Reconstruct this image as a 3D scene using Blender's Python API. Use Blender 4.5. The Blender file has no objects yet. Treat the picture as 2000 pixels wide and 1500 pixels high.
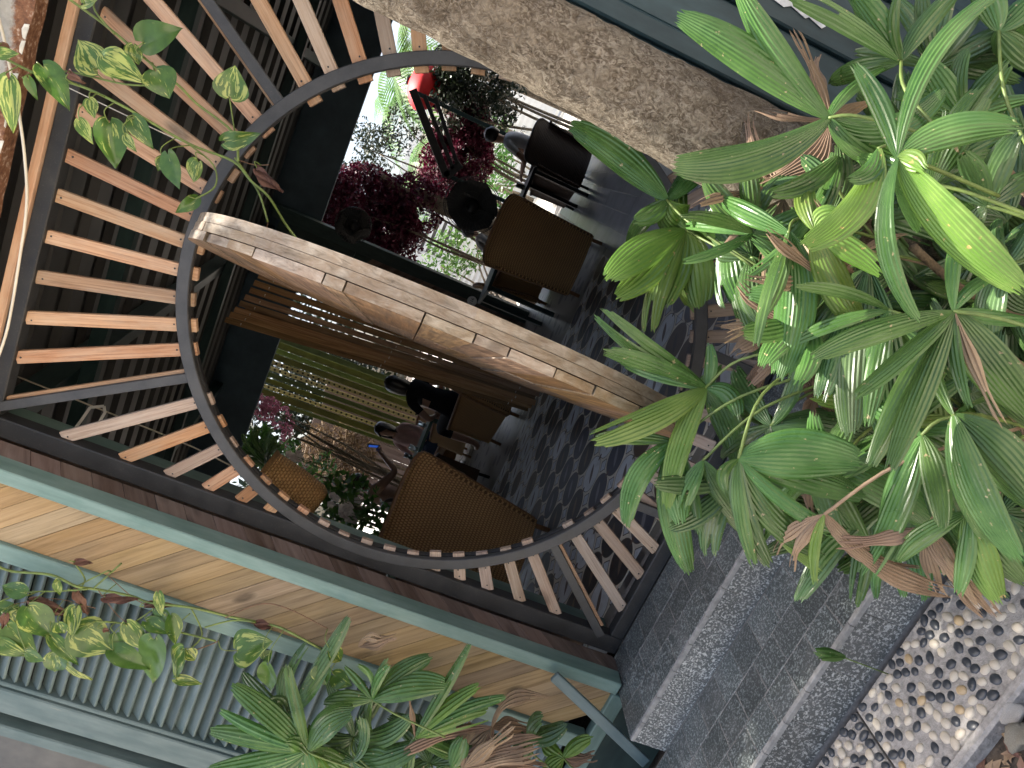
import bpy, bmesh, math, random
from mathutils import Vector, Matrix, Quaternion, noise
rnd = random.Random(7)
V = Vector
scene = bpy.context.scene
col = scene.collection

# ------------------------------------------------------------------ camera
F_PX = 1386.86
CAM = V((0.63042, -2.49427, 1.22252))
RX = V((0.401979, -0.034542, -0.914997))     # picture right, in the world
RY = V((-0.876601, -0.303226, -0.373664))    # picture down
RZ = V((-0.264544, 0.952292, -0.152170))     # viewing direction
cd = bpy.data.cameras.new('camera'); cam = bpy.data.objects.new('camera', cd); col.objects.link(cam)
m = Matrix.Identity(4)
for i in range(3):
    m[i][0] = RX[i]; m[i][1] = -RY[i]; m[i][2] = -RZ[i]; m[i][3] = CAM[i]
cam.matrix_world = m
cd.sensor_width = 36; cd.lens = F_PX / 2000 * 36; cd.clip_start = 0.02; cd.clip_end = 2000
scene.camera = cam

# ------------------------------------------------------------------ sky, sun, exposure
SUN_EL, SUN_AZ = math.radians(73), math.radians(-58)     # azimuth from +y towards +x
world = bpy.data.worlds.new('World'); scene.world = world; world.use_nodes = True
wn = world.node_tree
sky = wn.nodes.new('ShaderNodeTexSky'); sky.sky_type = 'NISHITA'; sky.sun_disc = False
sky.sun_elevation = SUN_EL; sky.sun_rotation = SUN_AZ; sky.air_density = 1.0; sky.dust_density = 6.0; sky.ozone_density = 0.6
bg = wn.nodes['Background']; bg.inputs[1].default_value = 0.15
wn.links.new(sky.outputs[0], bg.inputs[0])
sun_dir = V((math.sin(SUN_AZ) * math.cos(SUN_EL), math.cos(SUN_AZ) * math.cos(SUN_EL), math.sin(SUN_EL)))
sd = bpy.data.lights.new('sun', 'SUN'); sd.energy = 5.0; sd.angle = math.radians(0.6); sd.color = (1, 0.95, 0.86)
sun = bpy.data.objects.new('sun', sd); col.objects.link(sun); sun.location = (0, -3, 12)
sun.rotation_euler = (-sun_dir).to_track_quat('-Z', 'Y').to_euler()
vs = scene.view_settings
vs.view_transform = 'Standard'; vs.look = 'None'; vs.gamma = 1; vs.use_curve_mapping = False; vs.exposure = 1.55
scene.render.engine = 'CYCLES'

# ------------------------------------------------------------------ helpers
def ray(u, v): return RX * ((u - 1000) / F_PX) + RY * ((v - 750) / F_PX) + RZ
def on(u, v, ax, val):
    d = ray(u, v); i = 'xyz'.index(ax); return CAM + d * ((val - CAM[i]) / d[i])
def at(u, v, dep): return CAM + ray(u, v) * dep
W = {}
def link(name, me, mw=None, parent=None, mat=None):
    o = bpy.data.objects.new(name, me); col.objects.link(o)
    if mw is None: mw = Matrix.Identity(4)
    if isinstance(mw, Vector): mw = Matrix.Translation(mw)
    W[o] = mw
    if parent is not None:
        o.parent = parent; o.matrix_basis = W[parent].inverted() @ mw
    else: o.matrix_basis = mw
    if mat is not None and me is not None and len(me.materials) == 0: me.materials.append(mat)
    return o
def tag(o, label, cat=None, group=None, kind=None):
    o['label'] = label
    if cat: o['category'] = cat
    if group: o['group'] = group
    if kind: o['kind'] = kind
    return o
def thing(name, loc, label, cat, group=None):
    o = link(name, None, V(loc)); o.empty_display_size = 0.1
    return tag(o, label, cat, group)
def structure(o, label=None):
    o['kind'] = 'structure'
    if label: o['label'] = label
    return o
def mesh(verts, faces, smooth=False, uvs=None):
    me = bpy.data.meshes.new('m'); me.from_pydata([tuple(v) for v in verts], [], faces)
    if uvs:
        l = me.uv_layers.new(name='uv')
        for lo in me.loops: l.data[lo.index].uv = uvs[lo.vertex_index]
    if smooth: me.polygons.foreach_set('use_smooth', [True] * len(me.polygons))
    return me
def box_mesh(sx, sy, sz, b=0.003):
    """chamfered box centred on the origin"""
    hx, hy, hz = sx / 2, sy / 2, sz / 2
    b = min(b, hx * .45, hy * .45, hz * .45)
    bm = bmesh.new(); bmesh.ops.create_cube(bm, size=1)
    for v in bm.verts: v.co = V((v.co.x * sx, v.co.y * sy, v.co.z * sz))
    if b > 0.0004: bmesh.ops.bevel(bm, geom=bm.edges[:], offset=b, segments=1, affect='EDGES')
    me = bpy.data.meshes.new('m'); bm.to_mesh(me); bm.free(); return me
def frame_mat(o, x, z):
    x = x.normalized(); y = z.cross(x)
    if y.length < 1e-6: y = V((0, 1, 0)).cross(x)
    y.normalize(); z = x.cross(y)
    m = Matrix.Identity(4)
    for i in range(3): m[i][0] = x[i]; m[i][1] = y[i]; m[i][2] = z[i]; m[i][3] = o[i]
    return m
def bar(name, a, b, n, w, t, mat, parent=None, bev=0.003):
    """a board from a to b; n = its face normal, w across, t thick"""
    a, b, n = V(a), V(b), V(n); L = (b - a).length
    return link(name, box_mesh(L, w, t, bev), frame_mat((a + b) / 2, b - a, n), parent, mat)
def box(name, lo, hi, mat, parent=None, bev=0.003):
    lo, hi = V(lo), V(hi); s = hi - lo; c = (lo + hi) / 2       # local x (the grain) follows the longest side
    if s.z > s.x and s.z > s.y: return link(name, box_mesh(s.z, s.x, s.y, bev), frame_mat(c, V((0, 0, 1)), V((0, 1, 0))), parent, mat)
    if s.y > s.x: return link(name, box_mesh(s.y, s.x, s.z, bev), frame_mat(c, V((0, 1, 0)), V((0, 0, 1))), parent, mat)
    return link(name, box_mesh(s.x, s.y, s.z, bev), c, parent, mat)
def tube_mesh(pts, rad, seg=8, closed=False, caps=True):
    pts = [V(p) for p in pts]; n = len(pts); vs_, fs = [], []
    if not hasattr(rad, '__len__'): rad = [rad] * n
    prev = None
    for i in range(n):
        if closed: t = pts[(i + 1) % n] - pts[i - 1]
        else: t = pts[min(i + 1, n - 1)] - pts[max(i - 1, 0)]
        t.normalize()
        if prev is None:
            a = t.orthogonal().normalized()
        else:
            a = prev - t * prev.dot(t)
            a = a.normalized() if a.length > 1e-6 else t.orthogonal().normalized()
        prev = a; bb = t.cross(a)
        for k in range(seg):
            an = 2 * math.pi * k / seg; vs_.append(pts[i] + (a * math.cos(an) + bb * math.sin(an)) * rad[i])
    for i in range(n if closed else n - 1):
        for k in range(seg):
            j = (i + 1) % n
            fs.append((i * seg + k, i * seg + (k + 1) % seg, j * seg + (k + 1) % seg, j * seg + k))
    if caps and not closed:
        fs.append(tuple(range(seg))[::-1]); fs.append(tuple((n - 1) * seg + k for k in range(seg)))
    return mesh(vs_, fs, True)
def tube(name, pts, rad, mat, parent=None, seg=8, closed=False):
    o = V(pts[0]); return link(name, tube_mesh([V(p) - o for p in pts], rad, seg, closed), o, parent, mat)
def smooth_path(pts, n=6):
    pts = [V(p) for p in pts]; out = []
    for i in range(len(pts) - 1):
        p0, p1, p2, p3 = pts[max(i - 1, 0)], pts[i], pts[i + 1], pts[min(i + 2, len(pts) - 1)]
        for k in range(n):
            t = k / n
            out.append(0.5 * ((2 * p1) + (p2 - p0) * t + (2 * p0 - 5 * p1 + 4 * p2 - p3) * t * t + (3 * p1 - p0 - 3 * p2 + p3) * t ** 3))
    out.append(pts[-1]); return out
def lathe_mesh(prof, seg=24, cap=False):
    vs_, fs = [], []
    for r, z in prof:
        for k in range(seg):
            a = 2 * math.pi * k / seg; vs_.append((r * math.cos(a), r * math.sin(a), z))
    for i in range(len(prof) - 1):
        for k in range(seg):
            fs.append((i * seg + k, i * seg + (k + 1) % seg, (i + 1) * seg + (k + 1) % seg, (i + 1) * seg + k))
    if cap: fs.append(tuple(range(seg))[::-1]); fs.append(tuple((len(prof) - 1) * seg + k for k in range(seg)))
    return mesh(vs_, fs, True)

# ------------------------------------------------------------------ materials
class MT:
    def __init__(s, name, rough=0.6, spec=0.5):
        s.m = bpy.data.materials.new(name); s.m.use_nodes = True; s.t = s.m.node_tree
        s.b = s.t.nodes['Principled BSDF']; s.b.inputs['Roughness'].default_value = rough
        s.b.inputs['Specular IOR Level'].default_value = spec
    def n(s, ty, **kw):
        nd = s.t.nodes.new(ty)
        for k, v in kw.items(): setattr(nd, k, v)
        return nd
    def l(s, a, b): s.t.links.new(a, b)
    def val(s, x, inp):
        if hasattr(x, 'is_linked') or hasattr(x, 'links'): s.l(x, inp)
        else: inp.default_value = x
    def math(s, op, a, b=0.0, c=None):
        nd = s.n('ShaderNodeMath', operation=op); s.val(a, nd.inputs[0]); s.val(b, nd.inputs[1])
        if c is not None: s.val(c, nd.inputs[2])
        return nd.outputs[0]
    def coord(s, kind='Object', scale=(1, 1, 1), loc=None):
        tc = s.n('ShaderNodeTexCoord'); mp = s.n('ShaderNodeMapping'); s.l(tc.outputs[kind], mp.inputs[0])
        mp.inputs['Scale'].default_value = scale
        return mp
    def shift(s, mp, amt=20.0):
        """offset a mapping by the object's random number, so copies differ"""
        oi = s.n('ShaderNodeObjectInfo'); cx = s.n('ShaderNodeCombineXYZ')
        r = s.math('MULTIPLY', oi.outputs['Random'], amt)
        for i in range(3): s.l(r, cx.inputs[i])
        s.l(cx.outputs[0], mp.inputs['Location']); return oi.outputs['Random']
    def noise(s, vec, scale, detail=4, rough=0.6, dist=0.0):
        nd = s.n('ShaderNodeTexNoise'); s.l(vec, nd.inputs['Vector']); nd.inputs['Scale'].default_value = scale
        nd.inputs['Detail'].default_value = detail; nd.inputs['Roughness'].default_value = rough; nd.inputs['Distortion'].default_value = dist
        return nd.outputs[0]
    def ramp(s, fac, stops):
        nd = s.n('ShaderNodeValToRGB'); s.l(fac, nd.inputs[0]); e = nd.color_ramp.elements
        while len(e) < len(stops): e.new(0.5)
        for el, (p, c) in zip(e, stops):
            el.position = p; el.color = (c[0], c[1], c[2], 1) if hasattr(c, '__len__') else (c, c, c, 1)
        return nd.outputs[0]
    def mix(s, fac, a, b, mode='MIX'):
        nd = s.n('ShaderNodeMix', data_type='RGBA', blend_type=mode); s.val(fac, nd.inputs[0])
        for x, i in ((a, 6), (b, 7)):
            if hasattr(x, '__len__') and not hasattr(x, 'links'): nd.inputs[i].default_value = (x[0], x[1], x[2], 1)
            else: s.l(x, nd.inputs[i])
        return nd.outputs[2]
    def color(s, c):
        if hasattr(c, 'links'): s.l(c, s.b.inputs['Base Color'])
        else: s.b.inputs['Base Color'].default_value = (*c, 1)
    def bump(s, h, strength=0.3, dist=0.01):
        nd = s.n('ShaderNodeBump'); nd.inputs['Strength'].default_value = strength; nd.inputs['Distance'].default_value = dist
        s.l(h, nd.inputs['Height']); s.l(nd.outputs[0], s.b.inputs['Normal'])
    def rough(s, x): s.val(x, s.b.inputs['Roughness'])

def wood_mat(name, cols, grain=(2.2, 40, 40), rough=0.65, wear=None, knots=0.0, bump=0.25, vary=0.25):
    """boards with the grain along local x; cols = dark, mid, light"""
    s = MT(name, rough, 0.3)
    mp = s.coord('Object', grain); r = s.shift(mp, 30)
    g = s.noise(mp.outputs[0], 1.0, 6, 0.65, 0.6)
    c = s.ramp(g, [(0.3, cols[0]), (0.5, cols[1]), (0.72, cols[2])])
    mp2 = s.coord('Object', (1.5, 6, 6)); s.shift(mp2, 11)
    big = s.noise(mp2.outputs[0], 1.6, 3)
    c = s.mix(s.math('MULTIPLY', big, 0.35), c, cols[0], 'MIX')
    if knots:
        mp3 = s.coord('Object', (3.2, 8, 8)); s.shift(mp3, 17)
        vo = s.n('ShaderNodeTexVoronoi'); s.l(mp3.outputs[0], vo.inputs['Vector']); vo.inputs['Scale'].default_value = 1.0
        k = s.ramp(vo.outputs['Distance'], [(0.0, 1.0), (0.1, 0.85), (0.19, 0.0)])
        c = s.mix(s.math('MULTIPLY', k, knots), c, tuple(x * 0.28 for x in cols[0]))
    if wear is not None:
        mp4 = s.coord('Object', (3, 14, 14)); s.shift(mp4, 9)
        wv = s.ramp(s.noise(mp4.outputs[0], 1.3, 6, 0.7), [(0.42, 0.0), (0.7, 1.0)])
        c = s.mix(s.math('MULTIPLY', wv, wear[1]), c, wear[0])
    h = s.n('ShaderNodeHueSaturation'); s.l(c, h.inputs['Color'])
    s.l(s.math('MULTIPLY_ADD', r, vary * 2, 1 - vary), h.inputs['Value'])
    r2 = s.math('FRACT', s.math('MULTIPLY', r, 17.31)); s.l(s.math('MULTIPLY_ADD', r2, .25, .75), h.inputs['Saturation'])
    s.l(s.math('MULTIPLY_ADD', s.math('FRACT', s.math('MULTIPLY', r, 41.7)), .014, .498), h.inputs['Hue'])
    s.color(h.outputs[0]); s.bump(g, bump, 0.004); s.rough(s.math('MULTIPLY_ADD', big, 0.3, rough - 0.15))
    return s.m
def paint_mat(name, c1, c2, chip=(0.3, 0.24, 0.17), chips=0.35, rough=0.5, grain=(2, 45, 45), vary=0.12):
    s = MT(name, rough, 0.4)
    mp = s.coord('Object', grain); r = s.shift(mp, 30)
    g = s.noise(mp.outputs[0], 1.0, 5, 0.6, 0.3)
    mp2 = s.coord('Object', (3, 9, 9)); s.shift(mp2, 7)
    b = s.noise(mp2.outputs[0], 2.0, 5)
    c = s.mix(s.ramp(b, [(0.35, 0.0), (0.65, 1.0)]), c1, c2)
    c = s.mix(s.ramp(g, [(0.3, 0.28), (0.6, 0.0)]), c, tuple(x * 0.5 for x in c1))
    mp3 = s.coord('Object', (6, 60, 60)); s.shift(mp3, 13)
    ch = s.ramp(s.noise(mp3.outputs[0], 1.0, 6, 0.75), [(0.66, 0.0), (0.72, 1.0)])
    c = s.mix(s.math('MULTIPLY', ch, chips), c, chip)
    h = s.n('ShaderNodeHueSaturation'); s.l(c, h.inputs['Color']); s.l(s.math('MULTIPLY_ADD', r, vary * 2, 1 - vary), h.inputs['Value'])
    s.color(h.outputs[0]); s.bump(g, 0.18, 0.003)
    return s.m
def plain(name, c, rough=0.6, spec=0.5, metal=0.0, nscale=12, amt=0.3, bump=0.0):
    s = MT(name, rough, spec); s.b.inputs['Metallic'].default_value = metal
    mp = s.coord('Object'); s.shift(mp, 10); g = s.noise(mp.outputs[0], nscale, 5)
    s.color(s.mix(s.ramp(g, [(0.3, 0.0), (0.75, 1.0)]), tuple(x * (1 - amt) for x in c), tuple(min(1, x * (1 + amt)) for x in c)))
    if bump: s.bump(g, bump, 0.01)
    return s.m

M = {}
M['slat'] = wood_mat('slat_wood', ((0.2, 0.085, 0.035), (0.4, 0.195, 0.09), (0.52, 0.3, 0.16)), knots=0.9, wear=((0.4, 0.3, 0.21), 0.55), bump=.5, grain=(4, 130, 130))
M['slat_pale'] = wood_mat('slat_wood_weathered', ((0.2, 0.125, 0.08), (0.38, 0.265, 0.19), (0.5, 0.38, 0.29)), knots=0.8, wear=((0.46, 0.38, 0.31), 0.5), bump=.5, grain=(4, 130, 130))
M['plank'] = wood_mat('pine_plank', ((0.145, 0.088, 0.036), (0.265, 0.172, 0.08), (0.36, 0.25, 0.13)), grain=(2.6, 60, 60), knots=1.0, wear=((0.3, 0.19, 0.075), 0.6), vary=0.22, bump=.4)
M['plank_dark'] = wood_mat('reveal_plank', ((0.1, 0.06, 0.045), (0.17, 0.115, 0.095), (0.23, 0.165, 0.14)), grain=(2.0, 26, 26), knots=0.4, vary=0.3)  # brown boards; the shade of the reveal is put into this darker tone
M['teal'] = paint_mat('teal_paint', (0.115, 0.19, 0.168), (0.165, 0.245, 0.22), chip=(0.4, 0.34, 0.25), chips=.5)
M['louver'] = paint_mat('blue_grey_paint', (0.08, 0.12, 0.122), (0.125, 0.168, 0.168), chip=(0.3, 0.27, 0.22), vary=0.2)
M['wallpaint'] = paint_mat('slate_blue_paint', (0.018, 0.042, 0.05), (0.034, 0.068, 0.076), chip=(0.5, 0.5, 0.47), chips=0.15)
M['darkgreen'] = paint_mat('dark_green_paint', (0.01, 0.028, 0.028), (0.022, 0.045, 0.042), chip=(0.1, 0.1, 0.08), chips=0.3)
M['navy'] = plain('navy_fascia', (0.05, 0.085, 0.115), 0.5, nscale=4)
def steel(name='black_steel', k=1.0):
    s = MT(name, 0.5, 0.5); mp = s.coord('Object'); s.shift(mp, 9)
    a = s.noise(mp.outputs[0], 9, 6, 0.7); b = s.noise(mp.outputs[0], 160, 3, 0.6)
    c = s.ramp(a, [(0.3, (0.012 * k, 0.0122 * k, 0.0125 * k)), (0.6, (0.023 * k, 0.0235 * k, 0.024 * k)), (0.8, (0.06, 0.056, 0.05))])
    c = s.mix(s.ramp(b, [(0.6, 0.0), (0.75, 0.25)]), c, (0.16, 0.145, 0.125))
    s.color(c); s.rough(s.math('MULTIPLY_ADD', a, 0.5, 0.28)); s.bump(b, 0.15, 0.001); return s.m
M['steel'] = steel(); M['steel_g'] = steel('dusty_steel', 2.4)
def granite(name, base, fleck, amt):
    s = MT(name, 0.3, 0.5); mp = s.coord('Object'); r = s.shift(mp, 15)
    a = s.noise(mp.outputs[0], 130, 3, 0.7); b = s.noise(mp.outputs[0], 14, 4)
    dust = s.noise(mp.outputs[0], 7, 6, 0.7)
    f = s.ramp(a, [(0.50, 0.0), (0.62, 1.0)])
    c = s.mix(s.math('MULTIPLY', f, amt), base, fleck)
    c = s.mix(s.ramp(dust, [(0.5, 0.0), (0.8, 0.45)]), c, (0.26, 0.25, 0.24))
    h = s.n('ShaderNodeHueSaturation'); s.l(c, h.inputs['Color']); s.l(s.math('MULTIPLY_ADD', r, 0.5, 0.75), h.inputs['Value'])
    s.color(h.outputs[0]); s.rough(s.math('MULTIPLY_ADD', dust, 0.5, 0.12)); s.bump(a, 0.05, 0.001); return s.m
M['granite'] = granite('polished_granite', (0.05, 0.058, 0.057), (0.27, 0.3, 0.29), 0.85)
M['granite_r'] = granite('rough_granite', (0.1, 0.105, 0.1), (0.58, 0.58, 0.54), 0.9)
M['nosing'] = plain('cut_granite_edge', (0.27, 0.265, 0.25), 0.8, nscale=30, amt=0.35, bump=0.3)
M['grout'] = plain('cement_grout', (0.2, 0.19, 0.175), 0.9, nscale=40, amt=0.3, bump=0.4)
M['cement'] = plain('path_cement', (0.3, 0.28, 0.255), 0.9, nscale=60, amt=0.35, bump=0.6)
M['soil'] = plain('soil', (0.06, 0.045, 0.032), 0.95, nscale=25, amt=0.6, bump=1.0)
M['peb_dark'] = plain('dark_pebble', (0.04, 0.045, 0.052), 0.35, nscale=25, amt=0.5)
M['peb_white'] = plain('cream_pebble', (0.48, 0.42, 0.33), 0.45, nscale=30, amt=0.25)
M['peb_tan'] = plain('tan_pebble', (0.4, 0.29, 0.16), 0.45, nscale=30, amt=0.3)

# ------------------------------------------------------------------ ground
GZ = -0.36
g = link('ground', mesh([(-60, -40, GZ - .03), (60, -40, GZ - .03), (60, 120, GZ - .03), (-60, 120, GZ - .03)], [(0, 1, 2, 3)]), None, None, M['soil'])
structure(g)
bounce_ground = link('bounce_ground', mesh([(-40, -30, GZ - .02), (40, -30, GZ - .02), (40, -1.75, GZ - .02), (-40, -1.75, GZ - .02)], [(0, 1, 2, 3)]), None, None, plain('bounce_concrete', (0.56, 0.5, 0.42), .9, nscale=4, amt=.15)); structure(bounce_ground)  # unseen pale ground added to bounce light onto the gate and interior

# pebble path in front of the steps
path = link('pebble_path', None, V((0, -1, GZ))); structure(path, 'cement path set with black and cream river pebbles below the steps')
box('path_slab', (-0.345, -1.165, GZ - .12), (.52, -0.845, GZ), M['cement'], path, 0.006)
box('path_slab', (-1.7, -1.165, GZ - .12), (-0.353, -0.845, GZ - .002), M['cement'], path, 0.006)
box('path_edge', (-1.7, -1.20, GZ - .12), (.52, -1.169, GZ + .012), M['cement'], path, 0.008)
def pebble_mesh(k):
    bm = bmesh.new(); bmesh.ops.create_icosphere(bm, subdivisions=2 if k < 60 else 3, radius=1)
    rr = random.Random(k)
    o = V((rr.random() * 9, rr.random() * 9, rr.random() * 9))
    for v in bm.verts:
        n = noise.noise(v.co * 1.1 + o); v.co *= 1 + (.2 if k < 60 else .7) * n + (0 if k < 60 else .25 * noise.noise(v.co * 4 + o))
    me = bpy.data.meshes.new('m'); bm.to_mesh(me); bm.free()
    me.polygons.foreach_set('use_smooth', [True] * len(me.polygons)); return me
PEB = {}
for mk in ('peb_dark', 'peb_white', 'peb_tan'):
    PEB[mk] = []
    for k in range(6):
        me = pebble_mesh(k + len(PEB) * 10); me.materials.append(M[mk]); PEB[mk].append(me)
placed = []
rp = random.Random(3); tries = 0; far_p = []
while tries < 26000:
    tries += 1
    x = rp.uniform(-1.25, 0.5); y = rp.uniform(-1.155, -0.86)
    if abs(x + 0.349) < .014: continue
    if any((x - a) ** 2 + (y - b) ** 2 < (.0282) ** 2 for a, b in placed): continue
    placed.append((x, y))
    mk = 'peb_dark' if rp.random() < .5 else ('peb_white' if rp.random() < .82 else 'peb_tan')
    L = rp.uniform(.0142, .0178); an = rp.gauss(0.6, .6)
    mw = Matrix.Translation((x, y, GZ - .0008)) @ Matrix.Rotation(an, 4, 'Z') @ Matrix.Diagonal((L * .78, L * rp.uniform(.95, 1.15), L * .45, 1))
    q = V((x, y, GZ)) - CAM
    u = 1000 + F_PX * q.dot(RX) / q.dot(RZ); v = 750 + F_PX * q.dot(RY) / q.dot(RZ)
    vis = 0 < u < 2010 and 0 < v < 1515 and not (v < 1080)
    if vis: link('pebble', rp.choice(PEB[mk]), mw, path)
    else: far_p.append((mk, mw))
if far_p:
    bm = bmesh.new()
    for mk, mw in far_p:
        b2 = bmesh.new(); b2.from_mesh(PEB[mk][0]); b2.transform(mw)
        t = bpy.data.meshes.new('t'); b2.to_mesh(t); b2.free()
        n0 = len(bm.faces); bm.from_mesh(t); bm.faces.ensure_lookup_table()
        for f in bm.faces[n0:]: f.material_index = ('peb_dark', 'peb_white', 'peb_tan').index(mk)
        bpy.data.meshes.remove(t)
    me = bpy.data.meshes.new('m'); bm.to_mesh(me); bm.free()
    for mk in ('peb_dark', 'peb_white', 'peb_tan'): me.materials.append(M[mk])
    o = link('pebbles', me, None, path); o['kind'] = 'stuff'
# loose stones and litter beyond the path edge
def rock(name, c, r, mat, label, seed, group=None):
    me = pebble_mesh(seed); me.materials.append(mat)
    o = link(name, me, Matrix.Translation(c) @ Matrix.Diagonal((r, r * .8, r * .6, 1))); tag(o, label, 'stone', group); return o

# ------------------------------------------------------------------ granite steps
st = thing('stone_steps', (-0.2, -0.42, GZ), 'two grey speckled granite tiled steps leading up to the round doorway', 'steps')
X0, X1 = -1.03, 0.70
box('step_core', (X0 + .006, -0.4243, GZ - .2), (X1, -0.0, -0.0614), M['grout'], st, 0)
box('step_core', (X0 - .3, -0.8278, GZ - .2), (X1, -0.4247, -0.2057), M['grout'], st, 0)
def tile(a, b, mat, name): return box(name, a, b, mat, st, 0.0012)
def tiles_x(x0, x1, w, ya, yb, za, zb, mat, name, off=0.0):
    x = x0; k = 0
    while x < x1 - 0.02:
        e = min(x1, x + w if k or not off else x + off); k += 1
        j = rnd.uniform(0, .0012)
        if abs(yb - ya) < .02: tile((x + .001, ya - j, za), (e - .001, yb, zb), mat, name)
        else: tile((x + .001, ya, za), (e - .001, yb, zb - j), mat, name)
        x = e
T = 0.122
tiles_x(X0, X1, T, -.155, -.002, -.072, -.0602, M['granite'], 'tread_tile')
tiles_x(X0, X1, T, -.283, -.157, -.072, -.0602, M['granite'], 'tread_tile', .07)
tiles_x(X0, X1, T, -.412, -.285, -.072, -.0602, M['granite'], 'tread_tile')
tiles_x(X0, X1, T, -.427, -.414, -.076, -.0595, M['nosing'], 'nosing', .09)
tiles_x(X0, X1, T, -.425, -.416, -.203, -.0775, M['granite_r'], 'riser_tile', .09)
tiles_x(X0 - .3, X1, T, -.57, -.4275, -.218, -.2045, M['granite'], 'tread_tile', .06)
tiles_x(X0 - .3, X1, T, -.697, -.572, -.218, -.2045, M['granite'], 'tread_tile')
tiles_x(X0 - .3, X1, T, -.815, -.699, -.218, -.2045, M['granite'], 'tread_tile', .1)
tiles_x(X0 - .3, X1, T, -.832, -.817, -.2205, -.204, M['nosing'], 'nosing')
tiles_x(X0 - .3, X1, .2, -.829, -.819, GZ, -.222, M['granite_r'], 'riser_tile', .07)
box('step_end', (X0 - .003, -0.42, -.2), (X0 + .0045, -0.19, -0.062), M['granite_r'], st, 0.001)

# ------------------------------------------------------------------ moon gate
ZC, RO, RI = 1.112, 0.95, 0.906
gate = thing('moon_gate', (0, 0.02, -0.06), 'black steel gate frame holding a big round opening ringed with radiating wooden slats', 'gate')
XO, XI, ZT = 0.992, 0.915, 2.4956
box('frame_stile', (-XO, 0, -0.06), (-XI, .06, ZT + .055), M['steel'], gate, .004)
box('frame_stile', (XI, 0, -0.06), (XO, .06, ZT + .055), M['steel'], gate, .004)
box('frame_rail', (-XI + .001, .001, ZT), (XI - .001, .0605, ZT + .054), M['steel'], gate, .004)
box('frame_rail', (-XI + .001, .001, -0.059), (XI - .001, .0605, -0.001), M['steel'], gate, .004)
def ring_mesh(ro, ri, y0, y1, seg=128, bev=.003):
    prof = [(ro - bev, y0), (ro, y0 + bev), (ro, y1), (ri, y1), (ri, y0 + bev), (ri + bev, y0)]
    n = len(prof); vs_, fs = [], []
    for k in range(seg):
        a = 2 * math.pi * k / seg
        for r, y in prof: vs_.append((r * math.cos(a), y, r * math.sin(a)))
    for k in range(seg):
        for j in range(n):
            fs.append((k * n + j, k * n + (j + 1) % n, ((k + 1) % seg) * n + (j + 1) % n, ((k + 1) % seg) * n + j))
    return mesh(vs_, fs)
link('front_ring', ring_mesh(RO, RI, -.005, .0185), V((0, 0, ZC)), gate, M['steel_g'])
link('back_ring', ring_mesh(RO - .004, RI + .006, .0405, .063), V((0, 0, ZC)), gate, M['steel'])
def frame_hit(a):
    c, s = math.cos(a), math.sin(a); t = []
    if abs(c) > 1e-6: t.append((XI + .004) / abs(c))
    if s > 1e-6: t.append((ZT + .004 - ZC) / s)
    if s < -1e-6: t.append((ZC + .004) / -s)
    return min(t)
def radial(a, r): return V((r * math.cos(a), 0, ZC + r * math.sin(a)))
A_TL, A_TR, A_BL, A_BR = 122.1, 56.8, 229.1, 310.9
angs = []
SCREW = mesh([(.0032 * math.cos(i * math.pi / 4), -.001, .0032 * math.sin(i * math.pi / 4)) for i in range(8)] + [(.0036 * math.cos(i * math.pi / 4), .0012, .0036 * math.sin(i * math.pi / 4)) for i in range(8)], [tuple(range(8))] + [(i, i + 8, (i + 1) % 8 + 8, (i + 1) % 8) for i in range(8)]); SCREW.materials.append(M['steel'])
for a0, a1, n in ((A_TR, A_TL, 11), (A_TL, A_BL, 18), (A_BL, A_BR, 14), (A_BR - 360, A_TR, 18)):
    for k in range(1, n): angs.append(a0 + (a1 - a0) * k / n)
for a_ in angs:
    a = math.radians(a_ + rnd.uniform(-.25, .25)); r1 = frame_hit(a)
    r0 = RI - rnd.uniform(.008, .02)
    if r1 < RO + .01: r1 = RO - .004
    mt = M['slat'] if math.sin(a) > .2 else M['slat_pale']
    if math.sin(a) > .2 and abs(math.cos(a)) > .55: mt = M['slat_pale'] if rnd.random() < .45 else M['slat']
    p0, p1 = radial(a, r0), radial(a, r1)
    p0.y = p1.y = .0295 + rnd.uniform(-.001, .001)
    sl = bar('slat', p0, p1, (0, -1, 0), .047 + rnd.uniform(-.0015, .0015), .0195, mt, gate, .0015)
    if r1 > RO + .06:
        for rr0 in (r1 - .022, RO + .016):
            q = radial(a + rnd.uniform(-.006, .006), rr0 + rnd.uniform(-.004, .004)); q.y = .0195; link('screw', SCREW, Matrix.Translation(q), sl)
for a_ in (A_TL, A_TR, A_BL, A_BR):
    a = math.radians(a_); p0, p1 = radial(a, RO - .01), radial(a, frame_hit(a) + .02)
    p0.y = p1.y = .009
    bar('spoke', p0, p1, (0, -1, 0), .036, .019, M['steel_g'], gate, .002)
    q0, q1 = p0.copy(), p1.copy(); t_ = (p1 - p0).normalized(); off = V((t_.z, 0, -t_.x)) * (.014 if a_ in (A_TL, A_BR) else -.014)
    q0.y = q1.y = .03
    bar('slat', q0 + off, q1 + off - t_ * .03, (0, -1, 0), .03, .019, M['slat'], gate, .0015)
for x in (-.33, .33):
    bar('strut', (x, .009, ZC - math.sqrt(RO ** 2 - x * x) + .012), (x, .009, -.003), (0, -1, 0), .036, .019, M['steel_g'], gate, .002)

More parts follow.
